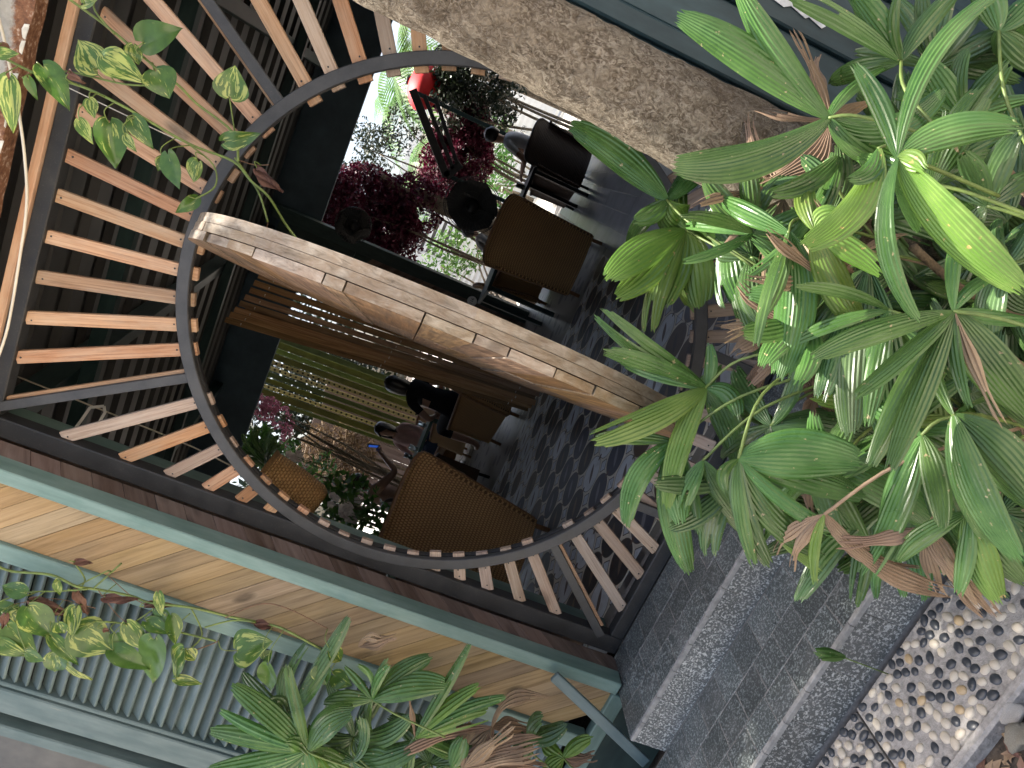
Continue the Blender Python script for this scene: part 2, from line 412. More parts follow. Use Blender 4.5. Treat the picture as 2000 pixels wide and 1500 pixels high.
# ------------------------------------------------------------------ round pivot door, swung open
TH = math.radians(16.86); DR, DT, DC = 0.899, 0.084, V((0.009, 0.018, 1.106))
dn = V((math.sin(TH), -math.cos(TH), 0)); nn = V((math.cos(TH), math.sin(TH), 0))
door = thing('round_door', DC - V((0, 0, DR)), 'thick round timber door swung open edge-on, its rim of stacked weathered planks', 'door')
M['rim'] = wood_mat('weathered_oak', ((0.12, 0.082, 0.05), (0.31, 0.24, 0.17), (0.47, 0.39, 0.3)), grain=(16, 16, 60), knots=0.5, wear=((0.24, 0.14, 0.07), 0.75), bump=0.9, vary=0.2)
M['doorface'] = wood_mat('oiled_plank', ((0.09, 0.04, 0.014), (0.22, 0.11, 0.042), (0.4, 0.22, 0.09)), grain=(3, 70, 70), knots=0.7, wear=((0.04, 0.03, 0.02), 0.6), bump=0.35)
DM = Matrix.Identity(4)                       # local x = towards the near edge, y = up, z = right-hand face normal
for i in range(3): DM[i][0] = dn[i]; DM[i][1] = (0, 0, 1)[i]; DM[i][2] = nn[i]; DM[i][3] = DC[i]
def strip_in_disc(lo, hi, axis, r, z0, z1, mats, wob=0.0, cut=None):
    """piece of a disc between lo and hi along axis (0: x bounds, 1: y bounds), thickness z0..z1"""
    n = 14; out = []
    lim = lambda c: math.sqrt(max(r * r - c * c, 0.0))
    side = []
    for k in range(n + 1):
        c = lo + (hi - lo) * k / n; side.append((lim(c), c))
    loop = [(a, b) for a, b in side] + [(-a, b) for a, b in reversed(side)]
    if cut == 'pos': loop = [(a, b) for a, b in side] + [(0.0015, hi), (0.0015, lo)]
    if cut == 'neg': loop = [(-0.0015, lo), (-0.0015, hi)] + [(-a, b) for a, b in reversed(side)]
    if axis == 0: loop = [(b, a) for a, b in loop]
    v = []; m_ = len(loop)
    for z in (z0, z1):
        for a, b in loop: v.append((a, b, z))
    f = [tuple(range(m_)), tuple(range(2 * m_ - 1, m_ - 1, -1))]
    for k in range(m_): f.append((k, k + m_, (k + 1) % m_ + m_, (k + 1) % m_))
    me = mesh(v, f); bm = bmesh.new(); bm.from_mesh(me); bmesh.ops.remove_doubles(bm, verts=bm.verts, dist=1e-5)
    bmesh.ops.recalc_face_normals(bm, faces=bm.faces); bm.to_mesh(me); bm.free()
    for q in mats: me.materials.append(q)
    if len(mats) > 1:
        for p in me.polygons:
            if abs(p.normal.z) > .9: p.material_index = 1
    return me
rd = random.Random(21)
# left layer: short level boards; the two others: upright boards
y = -DR
while y < DR - .001:
    h = rd.choice((.055, .09, .12, .16, .2, .13)); e = min(DR, y + h)
    if DR - e < .05: e = DR
    for cut in ('pos', 'neg'):
        link('board', strip_in_disc(y + .0022, e - .0022, 1, DR + rd.uniform(-.009, .004), -.042 + rd.uniform(-.002, .003), -.0155 + rd.uniform(-.001, 0), (M['rim'], M['doorface']), cut=cut), DM, door)
    y = e
for z0, z1, w0 in ((-.0135, .0125, .3), (.0138, .042, .36)):
    x = -DR
    while x < DR - .001:
        e = min(DR, x + w0 * rd.uniform(.75, 1.1))
        if DR - e < .2: e = DR
        link('board', strip_in_disc(x + .0008, e - .0008, 0, DR + rd.uniform(-.003, .001), z0, z1, (M['rim'], M['doorface'])), DM, door)
        x = e
for z in (DC.z + DR, DC.z - DR - .055):
    link('pivot_pin', lathe_mesh([(.018, 0), (.018, .06)], 12, True), V((DC.x, DC.y + .02, z - .004)), door, M['steel'])
# ------------------------------------------------------------------ timber wall left of the gate
YW = -0.18
wall = thing('louvred_wall', (-1.5, -0.14, GZ), 'teal timber wall with slanting pine planks and a blue-grey louvred shutter', 'wall')
def skew_boards(parent, name, n, o, ua, ub, w, h, drop, b0, b1, thick, mat, gap=.0016):
    """boards crossing a strip: o origin, ua across (0..w), ub up; each board h tall, dropping by drop over the width"""
    o, ua, ub, n = V(o), V(ua), V(ub), V(n); b = b0
    while b < b1:
        hh = h * rnd.uniform(.93, 1.06); j = rnd.uniform(0, .0016)
        q = [(0, b + gap / 2), (w, b + gap / 2 - drop), (w, b + hh - gap / 2 - drop), (0, b + hh - gap / 2)]
        front = [o + ua * x + ub * y + n * j for x, y in q]; back = [p - n * thick for p in front]
        c = sum(front, V((0, 0, 0))) / 4
        # local x along the board
        ax = (front[1] - front[0]).normalized(); fm = frame_mat(c, ax, n); inv = fm.inverted()
        vv = [inv @ p for p in front + back]
        me = mesh(vv, [(0, 1, 2, 3), (7, 6, 5, 4), (0, 4, 5, 1), (1, 5, 6, 2), (2, 6, 7, 3), (3, 7, 4, 0)])
        bm = bmesh.new(); bm.from_mesh(me); bmesh.ops.recalc_face_normals(bm, faces=bm.faces)
        bmesh.ops.bevel(bm, geom=bm.edges[:], offset=.0012, segments=1, affect='EDGES'); bm.to_mesh(me); bm.free()
        link(name, me, fm, parent, mat); b += hh
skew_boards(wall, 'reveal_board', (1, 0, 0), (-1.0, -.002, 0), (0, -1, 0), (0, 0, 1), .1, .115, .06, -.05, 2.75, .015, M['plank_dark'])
box('corner_post', (-1.043, YW - .006, -.055), (-.988, -.1045, 2.95), M['teal'], wall, .004)
skew_boards(wall, 'plank', (0, -1, 0), (-1.283, YW + .017, 0), (1, 0, 0), (0, 0, 1), .239, .108, .262, .1, 3.1, .02, M['plank'])
box('trim_batten', (-1.357, YW, -.04), (-1.285, YW + .06, 2.95), M['teal'], wall, .004)
box('trim_batten', (-1.905, YW + .006, .02), (-1.885, YW + .06, 2.95), M['louver'], wall, .004)
box('shutter_stile', (-2.022, YW - .004, -.04), (-1.907, YW + .055, 2.95), M['louver'], wall, .005)
box('bottom_rail', (-2.1, YW - .004, -.105), (-1.045, YW + .05, -.042), M['teal'], wall, .004)
box('wall_post', (-2.125, YW - .012, -.2), (-2.07, YW + .05, 2.95), M['louver'], wall, .005)
M['panel'] = plain('smoky_panel', (0.09, 0.085, 0.075), 0.35, nscale=5, amt=0.4)
box('side_panel', (-3.4, YW + .03, -.2), (-2.127, YW + .045, 2.95), M['panel'], wall, 0)
box('plinth', (-2.1, YW + .02, GZ), (-1.035, YW + .06, -.107), M['darkgreen'], wall, 0)
lv = box_mesh(.524, .058, .011, .002); lv.materials.append(M['louver'])
z = .05
while z < 2.95:
    a = math.radians(52 + rnd.uniform(-2, 2))
    link('louver_blade', lv, Matrix.Translation((-1.621, YW + .036, z)) @ Matrix.Rotation(a, 4, 'X') @ Matrix.Rotation(rnd.uniform(-.004, .004), 4, 'Z'), wall)
    z += .0438
# inner side of the reveal, seen through the gate
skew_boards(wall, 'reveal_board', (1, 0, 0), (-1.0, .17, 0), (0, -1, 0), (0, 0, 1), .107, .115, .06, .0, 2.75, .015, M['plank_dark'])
box('corner_post', (-1.043, .172, -.055), (-.991, .25, 2.75), M['teal'], wall, .004)
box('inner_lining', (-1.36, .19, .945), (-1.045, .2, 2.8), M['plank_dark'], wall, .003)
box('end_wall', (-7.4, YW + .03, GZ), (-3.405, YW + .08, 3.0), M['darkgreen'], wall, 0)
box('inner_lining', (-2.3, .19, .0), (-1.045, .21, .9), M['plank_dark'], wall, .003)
box('inner_ledge', (-2.3, .172, .905), (-1.046, .29, .94), M['teal'], wall, .003)

# loose board leaning at the end of the steps
lb = bar('loose_board', on(1082, 1320, 'y', -.24), on(1262, 1490, 'y', -.33), (.25, -.9, .3), .042, .02, M['louver']); tag(lb, 'short blue-grey board leaning against the pine planks beside the steps', 'board')

# ------------------------------------------------------------------ right-hand wall
rw = thing('board_wall', (1.6, -.12, GZ), 'dark slate-blue wall of upright boards behind the tree trunk', 'wall')
x = 1.0; k = 0
while x < 3.2:
    w = .135 if k % 2 == 0 else .06
    yy = -.19 if k % 2 else -.165
    box('board', (x + .001, yy, GZ), (x + w - .001, yy + .05, 3.0), M['wallpaint'], rw, .006); x += w; k += 1
box('corner_post', (.995, -.145, GZ), (1.045, -.0, 3.0), M['wallpaint'], rw, .004)
M['peel'] = plain('peeled_whitewash', (0.6, 0.6, 0.57), 0.9, nscale=40, amt=0.2, bump=0.5)
def patch(name, pts, n, mat, parent):
    c = sum(pts, V((0, 0, 0))) / len(pts); n = V(n); k = len(pts)
    v = [p - c + n * .003 for p in pts] + [p - c for p in pts]
    f = [tuple(range(k)), tuple(range(2 * k - 1, k - 1, -1))] + [(i, i + k, (i + 1) % k + k, (i + 1) % k) for i in range(k)]
    return link(name, mesh(v, f), c, parent, mat)
pp = [on(u, v, 'y', -.1935) for u, v in ((1500, -30), (1560, -8), (1585, 12), (1612, 52), (1604, 56), (1580, 34), (1572, 36), (1545, 12), (1530, 14), (1488, -18))]
patch('peeled_patch', pp, (0, -1, 0), M['peel'], rw)

# ------------------------------------------------------------------ lintel and eave above the gate
lt = box('lintel_board', (-1.05, -.012, ZT + .0565), (1.05, .05, ZT + .086), wood_mat('lintel_wood', ((0.28, 0.12, 0.05), (0.42, 0.2, 0.09), (0.5, 0.28, 0.15)), wear=((0.5, 0.42, 0.32), 0.4)), None, .003)
tag(lt, 'narrow orange wooden board lying along the top of the gate frame', 'board')
def eave_mat():
    s = MT('rusty_sheet', 0.6, 0.4); mp = s.coord('Object'); a = s.noise(mp.outputs[0], 7, 7, 0.75); b = s.noise(mp.outputs[0], 60, 4)
    sx = s.n('ShaderNodeSeparateXYZ'); s.l(mp.outputs[0], sx.inputs[0])
    low = s.math('SUBTRACT', s.math('MULTIPLY', a, 0.13), sx.outputs['Z'])
    f = s.ramp(low, [(0.02, 0.0), (0.035, 1.0)])
    c = s.mix(s.ramp(b, [(0.3, 0.0), (0.7, 1.0)]), (0.27, 0.27, 0.25), (0.36, 0.355, 0.33))
    rust = s.ramp(b, [(0.3, (0.09, 0.035, 0.018)), (0.55, (0.21, 0.1, 0.05)), (0.7, (0.45, 0.36, 0.29))])
    s.color(s.mix(f, c, rust)); s.bump(a, 0.4, 0.01); s.rough(0.7); return s.m
ev = thing('eave_gutter', (0, -.1, 2.6), 'rust-streaked grey sheet-metal eave above the gate', 'eave')
v_, f_ = [], []
NX = 120
prof = [(-.055, 0.012), (-.135, 0.0), (-.14, .004), (-.15, .14), (-.2, .15), (-.205, .34), (-.02, .36)]
for i in range(NX + 1):
    x = -1.6 + 3.4 * i / NX
    for j, (yy, zz) in enumerate(prof):
        w = .006 * noise.noise(V((x * 3, j, 0))) + (.010 * noise.noise(V((x * 14, 3, 1))) if j < 3 else 0)
        v_.append((x, yy + .1 + w, zz + w))
n_ = len(prof)
for i in range(NX):
    for j in range(n_ - 1): f_.append((i * n_ + j, (i + 1) * n_ + j, (i + 1) * n_ + j + 1, i * n_ + j + 1))
link('gutter_sheet', mesh(v_, f_), V((0, -.1, 2.597)), ev, eave_mat())
rr_ = random.Random(5)
for k in range(30):     # curling flakes of old paint along the rusty lip
    x = -.75 + 1.6 * k / 30 + rr_.uniform(-.03, .03); L = rr_.uniform(.02, .06); h = rr_.uniform(.003, .009)
    vv = [V((0, 0, 0)), V((L, 0, rr_.uniform(-.004, .004))), V((L * .9, -.004, h)), V((L * .5, -.006, h * rr_.uniform(.8, 1.6))), V((L * .1, -.004, h))]
    pts = [V((x, -.14, 2.598)) + p for p in vv]
    patch('paint_flake', pts, (0, -1, 0), M['peel'], ev)
M['cable'] = plain('cream_cable', (0.55, 0.5, 0.4), 0.5, nscale=8, amt=0.15)
cb = tube('cable', smooth_path([on(u, v, 'y', -.17) for u, v in ((-30, -40), (0, 45), (21, 140), (38, 228), (49, 315), (52, 402), (38, 507), (15, 640), (-12, 720))]), .0045, M['cable']); tag(cb, 'cream cable running along the rusty eave', 'cable')
# torn strip of wire mesh
ms = thing('mesh_strip', on(240, 225, 'y', -.2), 'torn strip of pale wire mesh hanging among the vine leaves below the eave', 'mesh')
pa, pb = on(135, 172, 'y', -.16), on(352, 276, 'y', -.24); ax = (pb - pa); sd_ = V((0, -.25, -1)).normalized()
bmv, bmf = [], []
def quadbar(a, b, w):
    t = (b - a).normalized(); s_ = t.cross(V((0, -1, .1))).normalized() * w; i = len(bmv)
    d = V((0, .0008, 0)); bmv.extend([a + s_ + d, a - s_ + d, b - s_ + d, b + s_ + d, a + s_ - d, a - s_ - d, b - s_ - d, b + s_ - d])
    bmf.extend([(i, i + 1, i + 2, i + 3), (i + 7, i + 6, i + 5, i + 4), (i, i + 3, i + 7, i + 4), (i + 1, i + 5, i + 6, i + 2)])
for k in range(64):
    t = k / 63; c = pa + ax * t; wd = .075 * (1 - t) ** .8 + .004
    quadbar(c, c + sd_ * wd, .0013)
for j in range(10):
    o_ = sd_ * (.0075 * j); te = max(0.03, 1 - (j / 10.0) ** 1.2)
    quadbar(pa + o_, pa + ax * te + o_ * .999, .0014)
link('wires', mesh([p - W[ms].translation for p in bmv], bmf), W[ms], ms, plain('mesh_wire', (0.45, 0.42, 0.36), 0.6, nscale=50))

# ------------------------------------------------------------------ tree
def bark():
    s = MT('bark', 0.9, 0.2); mp = s.coord('Object', (1, 1, .8)); a = s.noise(mp.outputs[0], 22, 8, 0.72, 0.5); b = s.noise(mp.outputs[0], 75, 5, 0.7, 1.5); c0 = s.noise(mp.outputs[0], 5, 3)
    vo = s.n('ShaderNodeTexVoronoi', feature='DISTANCE_TO_EDGE'); mq = s.n('ShaderNodeMix', data_type='VECTOR'); mq.inputs[0].default_value = .06
    nv = s.n('ShaderNodeTexNoise'); s.l(mp.outputs[0], nv.inputs['Vector']); nv.inputs['Scale'].default_value = 14
    s.l(mp.outputs[0], mq.inputs[4]); s.l(nv.outputs['Color'], mq.inputs[5]); s.l(mq.outputs[1], vo.inputs['Vector']); vo.inputs['Scale'].default_value = 34
    cr = s.ramp(vo.outputs['Distance'], [(0.0, 0.0), (0.12, 1.0)])
    c = s.ramp(b, [(0.3, (0.06, 0.046, 0.032)), (0.47, (0.22, 0.172, 0.12)), (0.62, (0.55, 0.47, 0.36))])
    c = s.mix(s.ramp(a, [(0.47, 0.0), (0.62, 0.6)]), c, (0.49, 0.415, 0.31)); c = s.mix(s.ramp(c0, [(0.35, 0.5), (0.6, 0.0)]), c, (0.14, 0.1, 0.065))
    c = s.mix(s.math('MULTIPLY', s.math('SUBTRACT', 1.0, cr), .16), c, (0.07, 0.05, 0.035))
    s.color(c); h = s.math('ADD', s.math('MULTIPLY', b, 0.55), s.math('MULTIPLY_ADD', cr, .06, a)); s.bump(h, 1.0, 0.045); return s.m
M['bark'] = bark()
tree = thing('shade_tree', (.86, -.62, GZ), 'stout tree trunk with knobbly grey-brown bark standing right of the round gate', 'tree')
v_, f_ = [], []; SEG = 64; NR = 150; H = 4.4
for i in range(NR + 1):
    t = i / NR; zz = -.05 + H * t
    cx = .02 * math.sin(zz * 1.3) + .03 * zz; cy = .02 * math.cos(zz)
    r = .155 - .027 * min(zz, 1.6) - .006 * zz + .1 * math.exp(-zz * 7)
    for k in range(SEG):
        a = 2 * math.pi * k / SEG; d = V((math.cos(a), math.sin(a), 0)); p = V((cx, cy, zz)) + d * r
        q = V((p.x * 1, p.y * 1, p.z * .6))
        r2 = r * (1 + .05 * noise.noise(q * 5)) + .007 * noise.noise(q * 26) + .003 * noise.noise(q * 60)
        v_.append(V((cx, cy, zz)) + d * r2)
for i in range(NR):
    for k in range(SEG): f_.append((i * SEG + k, i * SEG + (k + 1) % SEG, (i + 1) * SEG + (k + 1) % SEG, (i + 1) * SEG + k))
link('trunk', mesh(v_, f_, True), W[tree], tree, M['bark'])
top = W[tree].translation + V((.13, 0, 4.2))
CC = V((-1.5, -.1, 5.9))  # unseen crown, set off the trunk to shade path and steps
rt = random.Random(9)
for k in range(7):
    e = CC + V((rt.uniform(-2, 2), rt.uniform(-1.4, 1.4), rt.uniform(-.4, .5)))
    tube('limb', smooth_path([top - V((0, 0, .3)), top.lerp(e, .5) + V((0, 0, .3)), e], 5), [.07 - .0058 * i for i in range(11)], M['bark'], tree)
def leaf_mat(name, dark, mid, light, stripes=0.0, trans=0.3, rough=0.35, tip=None, vary=0.2):
    s = MT(name, rough, 0.5)
    mp = s.coord('Object'); r = s.shift(mp, 20); g = s.noise(mp.outputs[0], 9, 4)
    c = s.ramp(g, [(0.3, dark), (0.5, mid), (0.75, light)])
    uv = s.n('ShaderNodeTexCoord'); sx = s.n('ShaderNodeSeparateXYZ'); s.l(uv.outputs['UV'], sx.inputs[0])
    if stripes:
        w = s.math('SINE', s.math('MULTIPLY', sx.outputs[0], 6.283)); w2 = s.math('SINE', s.math('MULTIPLY', sx.outputs[0], 44.0))
        f = s.math('MULTIPLY_ADD', w, 0.30, s.math('MULTIPLY_ADD', w2, .12, 0.45))
        c = s.mix(s.math('MULTIPLY', f, stripes), c, light)
    if tip is not None:
        nz = s.noise(mp.outputs[0], 40, 3)
        f = s.ramp(s.math('MULTIPLY_ADD', nz, 0.12, sx.outputs[1]), [(1.035, 0.0), (1.06, 1.0)])
        c = s.mix(f, c, tip)
        sp = s.ramp(s.noise(mp.outputs[0], 70, 2), [(0.69, 0.0), (0.73, 0.7)]); c = s.mix(sp, c, tip)
    h = s.n('ShaderNodeHueSaturation'); s.l(c, h.inputs['Color']); s.l(s.math('MULTIPLY_ADD', r, vary * 2, 1 - vary), h.inputs['Value'])
    s.l(s.math('MULTIPLY_ADD', r, 0.022, 0.486), h.inputs['Hue'])
    s.color(h.outputs[0]); s.rough(s.math('MULTIPLY_ADD', g, 0.25, rough - .1))
    tr = s.n('ShaderNodeBsdfTranslucent'); s.l(h.outputs[0], tr.inputs[0]); mx = s.n('ShaderNodeMixShader'); mx.inputs[0].default_value = trans
    out = s.t.nodes['Material Output']; s.l(s.b.outputs[0], mx.inputs[1]); s.l(tr.outputs[0], mx.inputs[2]); s.l(mx.outputs[0], out.inputs[0])
    return s.m
M['shading_crown'] = leaf_mat('tree_leaf', (0.03, 0.07, 0.012), (0.06, 0.13, 0.025), (0.1, 0.18, 0.04), trans=.3)
v_, f_ = [], []
for k in range(9500):
    while True:
        p = V((rt.uniform(-1, 1), rt.uniform(-1, 1), rt.uniform(-1, 1)))
        if p.length < 1: break
    if noise.noise(V((p.x * 3.2, p.y * 3.2, 0.3))) < (.12 if p.x > .2 else -.45): continue  # thinned on the right so sun dapples reach trunk and palms
    p = CC + V((p.x * 2.4, p.y * 2.0, p.z * .8))
    a = V((rt.gauss(0, 1), rt.gauss(0, 1), rt.gauss(0, .35))).normalized(); b = a.cross(V((rt.gauss(0, .5), rt.gauss(0, .5), 1))).normalized()
    L = rt.uniform(.05, .085); i = len(v_)
    v_.extend([p - a * L, p + b * L * .45, p + a * L, p - b * L * .45]); f_.append((i, i + 1, i + 2, i + 3))
cr = link('shading_crown', mesh([p - W[tree].translation for p in v_], f_), W[tree], tree, M['shading_crown'])

# ------------------------------------------------------------------ lady palms
GRN = ((0.028, 0.08, 0.014), (0.053, 0.13, 0.026), (0.125, 0.225, 0.065))
M['palm'] = leaf_mat('palm_leaf', *GRN, stripes=.5, trans=.25, rough=.27, tip=(0.55, 0.42, 0.24))
M['palm_y'] = leaf_mat('palm_leaf_yellow_sunlit', (0.055, 0.13, 0.014), (0.088, 0.178, 0.022), (0.19, 0.28, 0.06), stripes=.6, trans=.25, rough=.35, tip=(0.5, 0.3, 0.13))  # yellow-green; also paints sun onto the brightly lit leaflets
M['palm_d'] = leaf_mat('palm_leaf_deep_shaded', (0.026, 0.066, 0.016), (0.046, 0.1, 0.026), (0.11, 0.185, 0.07), stripes=.6, trans=.16, rough=.25, tip=(0.5, 0.4, 0.24))  # darker green with the shade of rear fans put into it
M['dry'] = leaf_mat('dry_palm_leaf', (0.085, 0.05, 0.027), (0.19, 0.118, 0.065), (0.34, 0.245, 0.155), stripes=.8, trans=.12, rough=.65)
M['stalk'] = plain('palm_stalk', (0.12, 0.17, 0.04), 0.5, nscale=30, amt=0.4)
M['cane'] = plain('palm_cane', (0.16, 0.11, 0.06), 0.9, nscale=60, amt=0.5, bump=0.8)
rl = random.Random(31)
def leaflet_mesh(H, T, ctrl, w, nrm, ribs, seed, droop=0.0, dry=False):
    rr = random.Random(seed); N = 14; Mx = 2 * ribs; v, f, uv = [], [], []
    cuts = {}
    for _ in range(rr.choice((0, 0, 0, 0, 1)) + (2 if dry else 0)):
        if ribs > 2: cuts[2 * rr.randint(1, ribs - 1)] = rr.uniform(.55, .9)
    for i in range(N + 1):
        t = i / N; p = H * (1 - t) ** 2 + ctrl * 2 * t * (1 - t) + T * t * t
        tg = ((ctrl - H) * (1 - t) + (T - ctrl) * t).normalized()
        side = tg.cross(nrm); side = side.normalized() if side.length > 1e-5 else tg.orthogonal().normalized()
        n = side.cross(tg)
        wd = w * max(.09, math.sin(math.pi * (.03 + .86 * t ** .92)) ** .75)
        tw = .12 * math.sin(t * 3 + seed)
        s2 = (side * math.cos(tw) + n * math.sin(tw)); n2 = s2.cross(tg)
        if dry: wd *= .8 + .25 * math.sin(t * 9 + seed)
        for j in range(Mx + 1):
            s_ = -1 + 2 * j / Mx; pl = (wd / Mx) * (.5 if j % 2 else 0) * (1.8 if dry else 1)
            q = p + s2 * (s_ * wd / 2) + n2 * (pl - .17 * wd * s_ * s_ + .1 * wd * math.cos(s_ * 3.0) * math.sin(t * 5 + seed) * .4)
            for cj, ct in cuts.items():
                if t > ct: q += s2 * ((t - ct) * w * (.22 if j > cj else -.22)) - n2 * ((t - ct) * w * .25 * (1 if (j > cj) == (seed % 2 == 0) else 0))
            if i == N: q += tg * (rr.uniform(-.010, .010) * (1.6 if dry else 1) - abs(s_) ** 2 * w * .12)
            v.append(q - H); uv.append((j / Mx * ribs, t))
    for i in range(N):
        for j in range(Mx):
            if j in cuts and i / N > cuts[j]: continue
            a = i * (Mx + 1) + j; f.append((a, a + 1, a + Mx + 2, a + Mx + 1))
    return mesh(v, f, False, uv)
def depth_y(u, v, y):
    d = ray(u, v); return (y - CAM.y) / d.y
def fan(palm, canes, hub, dep, leaves, mat='palm', petiole=True, extra=2):
    H = at(hub[0], hub[1], dep); root = link('leaf', None, H, palm); root.empty_display_size = .05
    for L in leaves:
        u, v, w = L[:3]; bend = L[3] if len(L) > 3 else rl.uniform(-18, 18); dd = L[4] if len(L) > 4 and L[4] is not None else rl.uniform(-.09, .06)
        mk = L[5] if len(L) > 5 else mat
        T = at(u, v, dep + dd); toc = (CAM - H).normalized()
        nrm = (toc * rl.uniform(.5, .9) + V((0, 0, 1)) * rl.uniform(.25, .7) + V((rl.uniform(-.35, .35), rl.uniform(-.2, .2), 0))).normalized()
        mu, mv = (hub[0] + u) / 2, (hub[1] + v) / 2; du, dv = u - hub[0], v - hub[1]; ln = math.hypot(du, dv) + 1e-6
        ctrl = at(mu - dv / ln * bend * 2, mv + du / ln * bend * 2, dep + dd / 2) + nrm * (.10 * (T - H).length)
        wm = w / F_PX * dep * 1.08
        ribs = max(2, min(11, int(round(w / 7))))
        me = leaflet_mesh(H, T, ctrl, wm, nrm, ribs, rl.randint(0, 999), dry=(mk == 'dry'))
        link('leaflet', me, H, root, M[mk])
    if extra and len(leaves) > 2:      # narrower leaflets filling the fan
        mlen = sum(math.hypot(L[0] - hub[0], L[1] - hub[1]) for L in leaves) / len(leaves)
        for _ in range(extra):
            a = rl.uniform(0, 6.28); R2 = min(mlen, 230) * rl.uniform(.55, .95); u, v = hub[0] + R2 * math.cos(a), hub[1] + R2 * math.sin(a)
            T = at(u, v, dep + rl.uniform(.06, .16)); nrm = ((CAM - H).normalized() * .7 + V((rl.uniform(-.4, .4), 0, .5))).normalized()
            w = rl.uniform(26, 46); me = leaflet_mesh(H, T, (H + T) / 2 + nrm * .03 + V((0, 0, .02)), w / F_PX * dep, nrm, max(2, int(w / 7)), rl.randint(0, 999), dry=(mat == 'dry'))
            link('leaflet', me, H, root, M[mat])
    if petiole and canes:
        c = min(canes, key=lambda q: (V((q.x, q.y)) - V((H.x, H.y))).length)
        a = V((c.x, c.y, max(GZ + .1, H.z - rl.uniform(.1, .28))))
        pts = smooth_path([a, a.lerp(H, .5) + V((0, 0, .05)), H], 5)
        tube('petiole', pts, .0035, M['stalk'] if mat != 'dry' else M['dry'], root, 6)
    return root
palm = thing('lady_palm', (.8, -1.0, GZ), 'large lush lady palm with broad fan leaves growing beside the tree trunk', 'palm')
canes = [V((.56, -.98, 0)), V((.66, -.8, 0)), V((.7, -1.2, 0)), V((.82, -.95, 0)), V((.93, -1.25, 0)), V((.97, -.78, 0)), V((.6, -1.27, 0)), V((1.02, -1.05, 0)), V((.76, -1.4, 0))]
for c in canes:
    h = rl.uniform(.5, .8); pts = [V((c.x + .02 * math.sin(i), c.y + .02 * math.cos(i * 1.3), GZ - .04 + h * i / 7)) for i in range(8)]
    tube('cane', smooth_path(pts, 2), .0095, M['cane'], palm, 10)
fn = lambda *a, **k: fan(palm, canes, *a, **k)
# fillers deep in the clump
for k in range(64):
    u = rl.uniform(1430, 2060); v = rl.uniform(230, 1040)
    if v > 950 and u < 1600: continue
    if u < 1620 and v < 380: continue
    dep = rl.uniform(1.5, 1.95); n = rl.randint(4, 7); a0 = rl.uniform(0, 6.28)
    R_ = rl.uniform(120, 190); mk = rl.choice(('palm', 'palm', 'palm', 'palm_d', 'palm_d', 'palm', 'palm_y', 'palm_d', 'palm', 'palm_d', 'dry'))
    fn((u, v), dep, [(u + R_ * math.cos(a0 + i * .62), v + R_ * math.sin(a0 + i * .62), rl.uniform(26, 50) * (.6 if mk == 'dry' else 1)) for i in range(n)], mk, petiole=k % 2 == 0)
fn((1760, 118), 1.5, [(1545, -15, 42, 6), (1655, -25, 46, 8), (1758, -20, 20), (1880, -30, 40)])
fn((1826, 130), 1.62, [(1745, -5, 34), (1800, -25, 34), (1862, -25, 34), (1925, 0, 36), (1990, 45, 38), (2010, 105, 40), (1990, 160, 36)], 'palm_d')
fn((1618, 230), 1.42, [(1326, 32, 62, 10), (1442, -22, 48, -12), (1316, 322, 76, -34), (1840, 175, 60, 46, .03), (1740, 330, 40)])
fn((1622, 236), 1.6, [(1494, 352, 85, -18, .05, 'dry'), (1550, 60, 22, 8, -.05, 'dry'), (1480, 212, 20, -8, .02, 'dry'), (1745, 285, 55, 10, .1, 'dry')], 'dry', petiole=False)
fn((1820, 360), 1.3, [(1924, 172, 62, -10, -.08), (1846, 222, 26, 6), (1990, 250, 50, -25), (1985, 300, 45)])
fn((1928, 402), 1.3, [(1985, 262, 52, -12), (2030, 330, 50), (1880, 300, 40)], 'palm_d')
fn((1302, 390), 1.9, [(1114, 246, 62, 10), (1398, 193, 62, 26), (1336, 448, 72, 8, .04, 'palm_y'), (1240, 430, 36)])
fn((1338, 448), 1.92, [(1186, 545, 66, 8), (1360, 604, 100, 4), (1205, 578, 52), (1290, 600, 66), (1440, 470, 40), (1265, 650, 46)], 'palm_y')
fn((1414, 470), 1.82, [(1568, 396, 66, -34), (1430, 600, 80), (1530, 640, 92, 8), (1490, 700, 60), (1345, 430, 36)], 'palm')
fn((1640, 300), 1.5, [(1508, 376, 42, -18), (1456, 538, 30, -34), (1560, 470, 40)])
fn((1540, 455), 1.48, [(1522, 738, 74, -22), (1485, 620, 34, -12), (1474, 680, 30)])
fn((1590, 450), 1.42, [(1722, 534, 44, -6), (1640, 420, 40), (1690, 650, 60, 10)], 'palm_y')
fn((1570, 480), 1.62, [(1690, 520, 44, 0, 0, 'dry'), (1650, 600, 40, 0, 0, 'dry')], 'dry')
fn((1715, 290), 1.36, [(1572, 478, 70, -34, -.04, 'palm_y'), (1660, 350, 40, -20)])
fn((1690, 520), 1.5, [(1660, 848, 72, 10), (1740, 860, 52, -22), (1600, 780, 60), (1560, 690, 54)], 'palm_d')
fn((1735, 605), 1.42, [(1755, 905, 46, 34), (1690, 830, 50), (1560, 560, 26, 12, -.05)])
fn((1862, 608), 1.2, [(1590, 697, 46, 8, -.06), (1668, 772, 48, -8, -.05), (1700, 905, 50, 4), (1738, 915, 46, -4), (2025, 625, 36, 4), (2040, 840, 82, 8), (1890, 790, 26, 6)])
fn((1866, 612), 1.19, [(1956, 826, 24, 4, -.03, 'dry')], 'dry', petiole=False)
fn((1752, 308), 1.12, [(1965, -25, 36, -44, -.02), (1668, 126, 38, 12), (1994, 566, 80, 14, -.03, 'palm_y'), (1790, 625, 42, 38, .02), (1985, 246, 58, -22), (1800, 330, 40, -6, -.03, 'palm_y')])
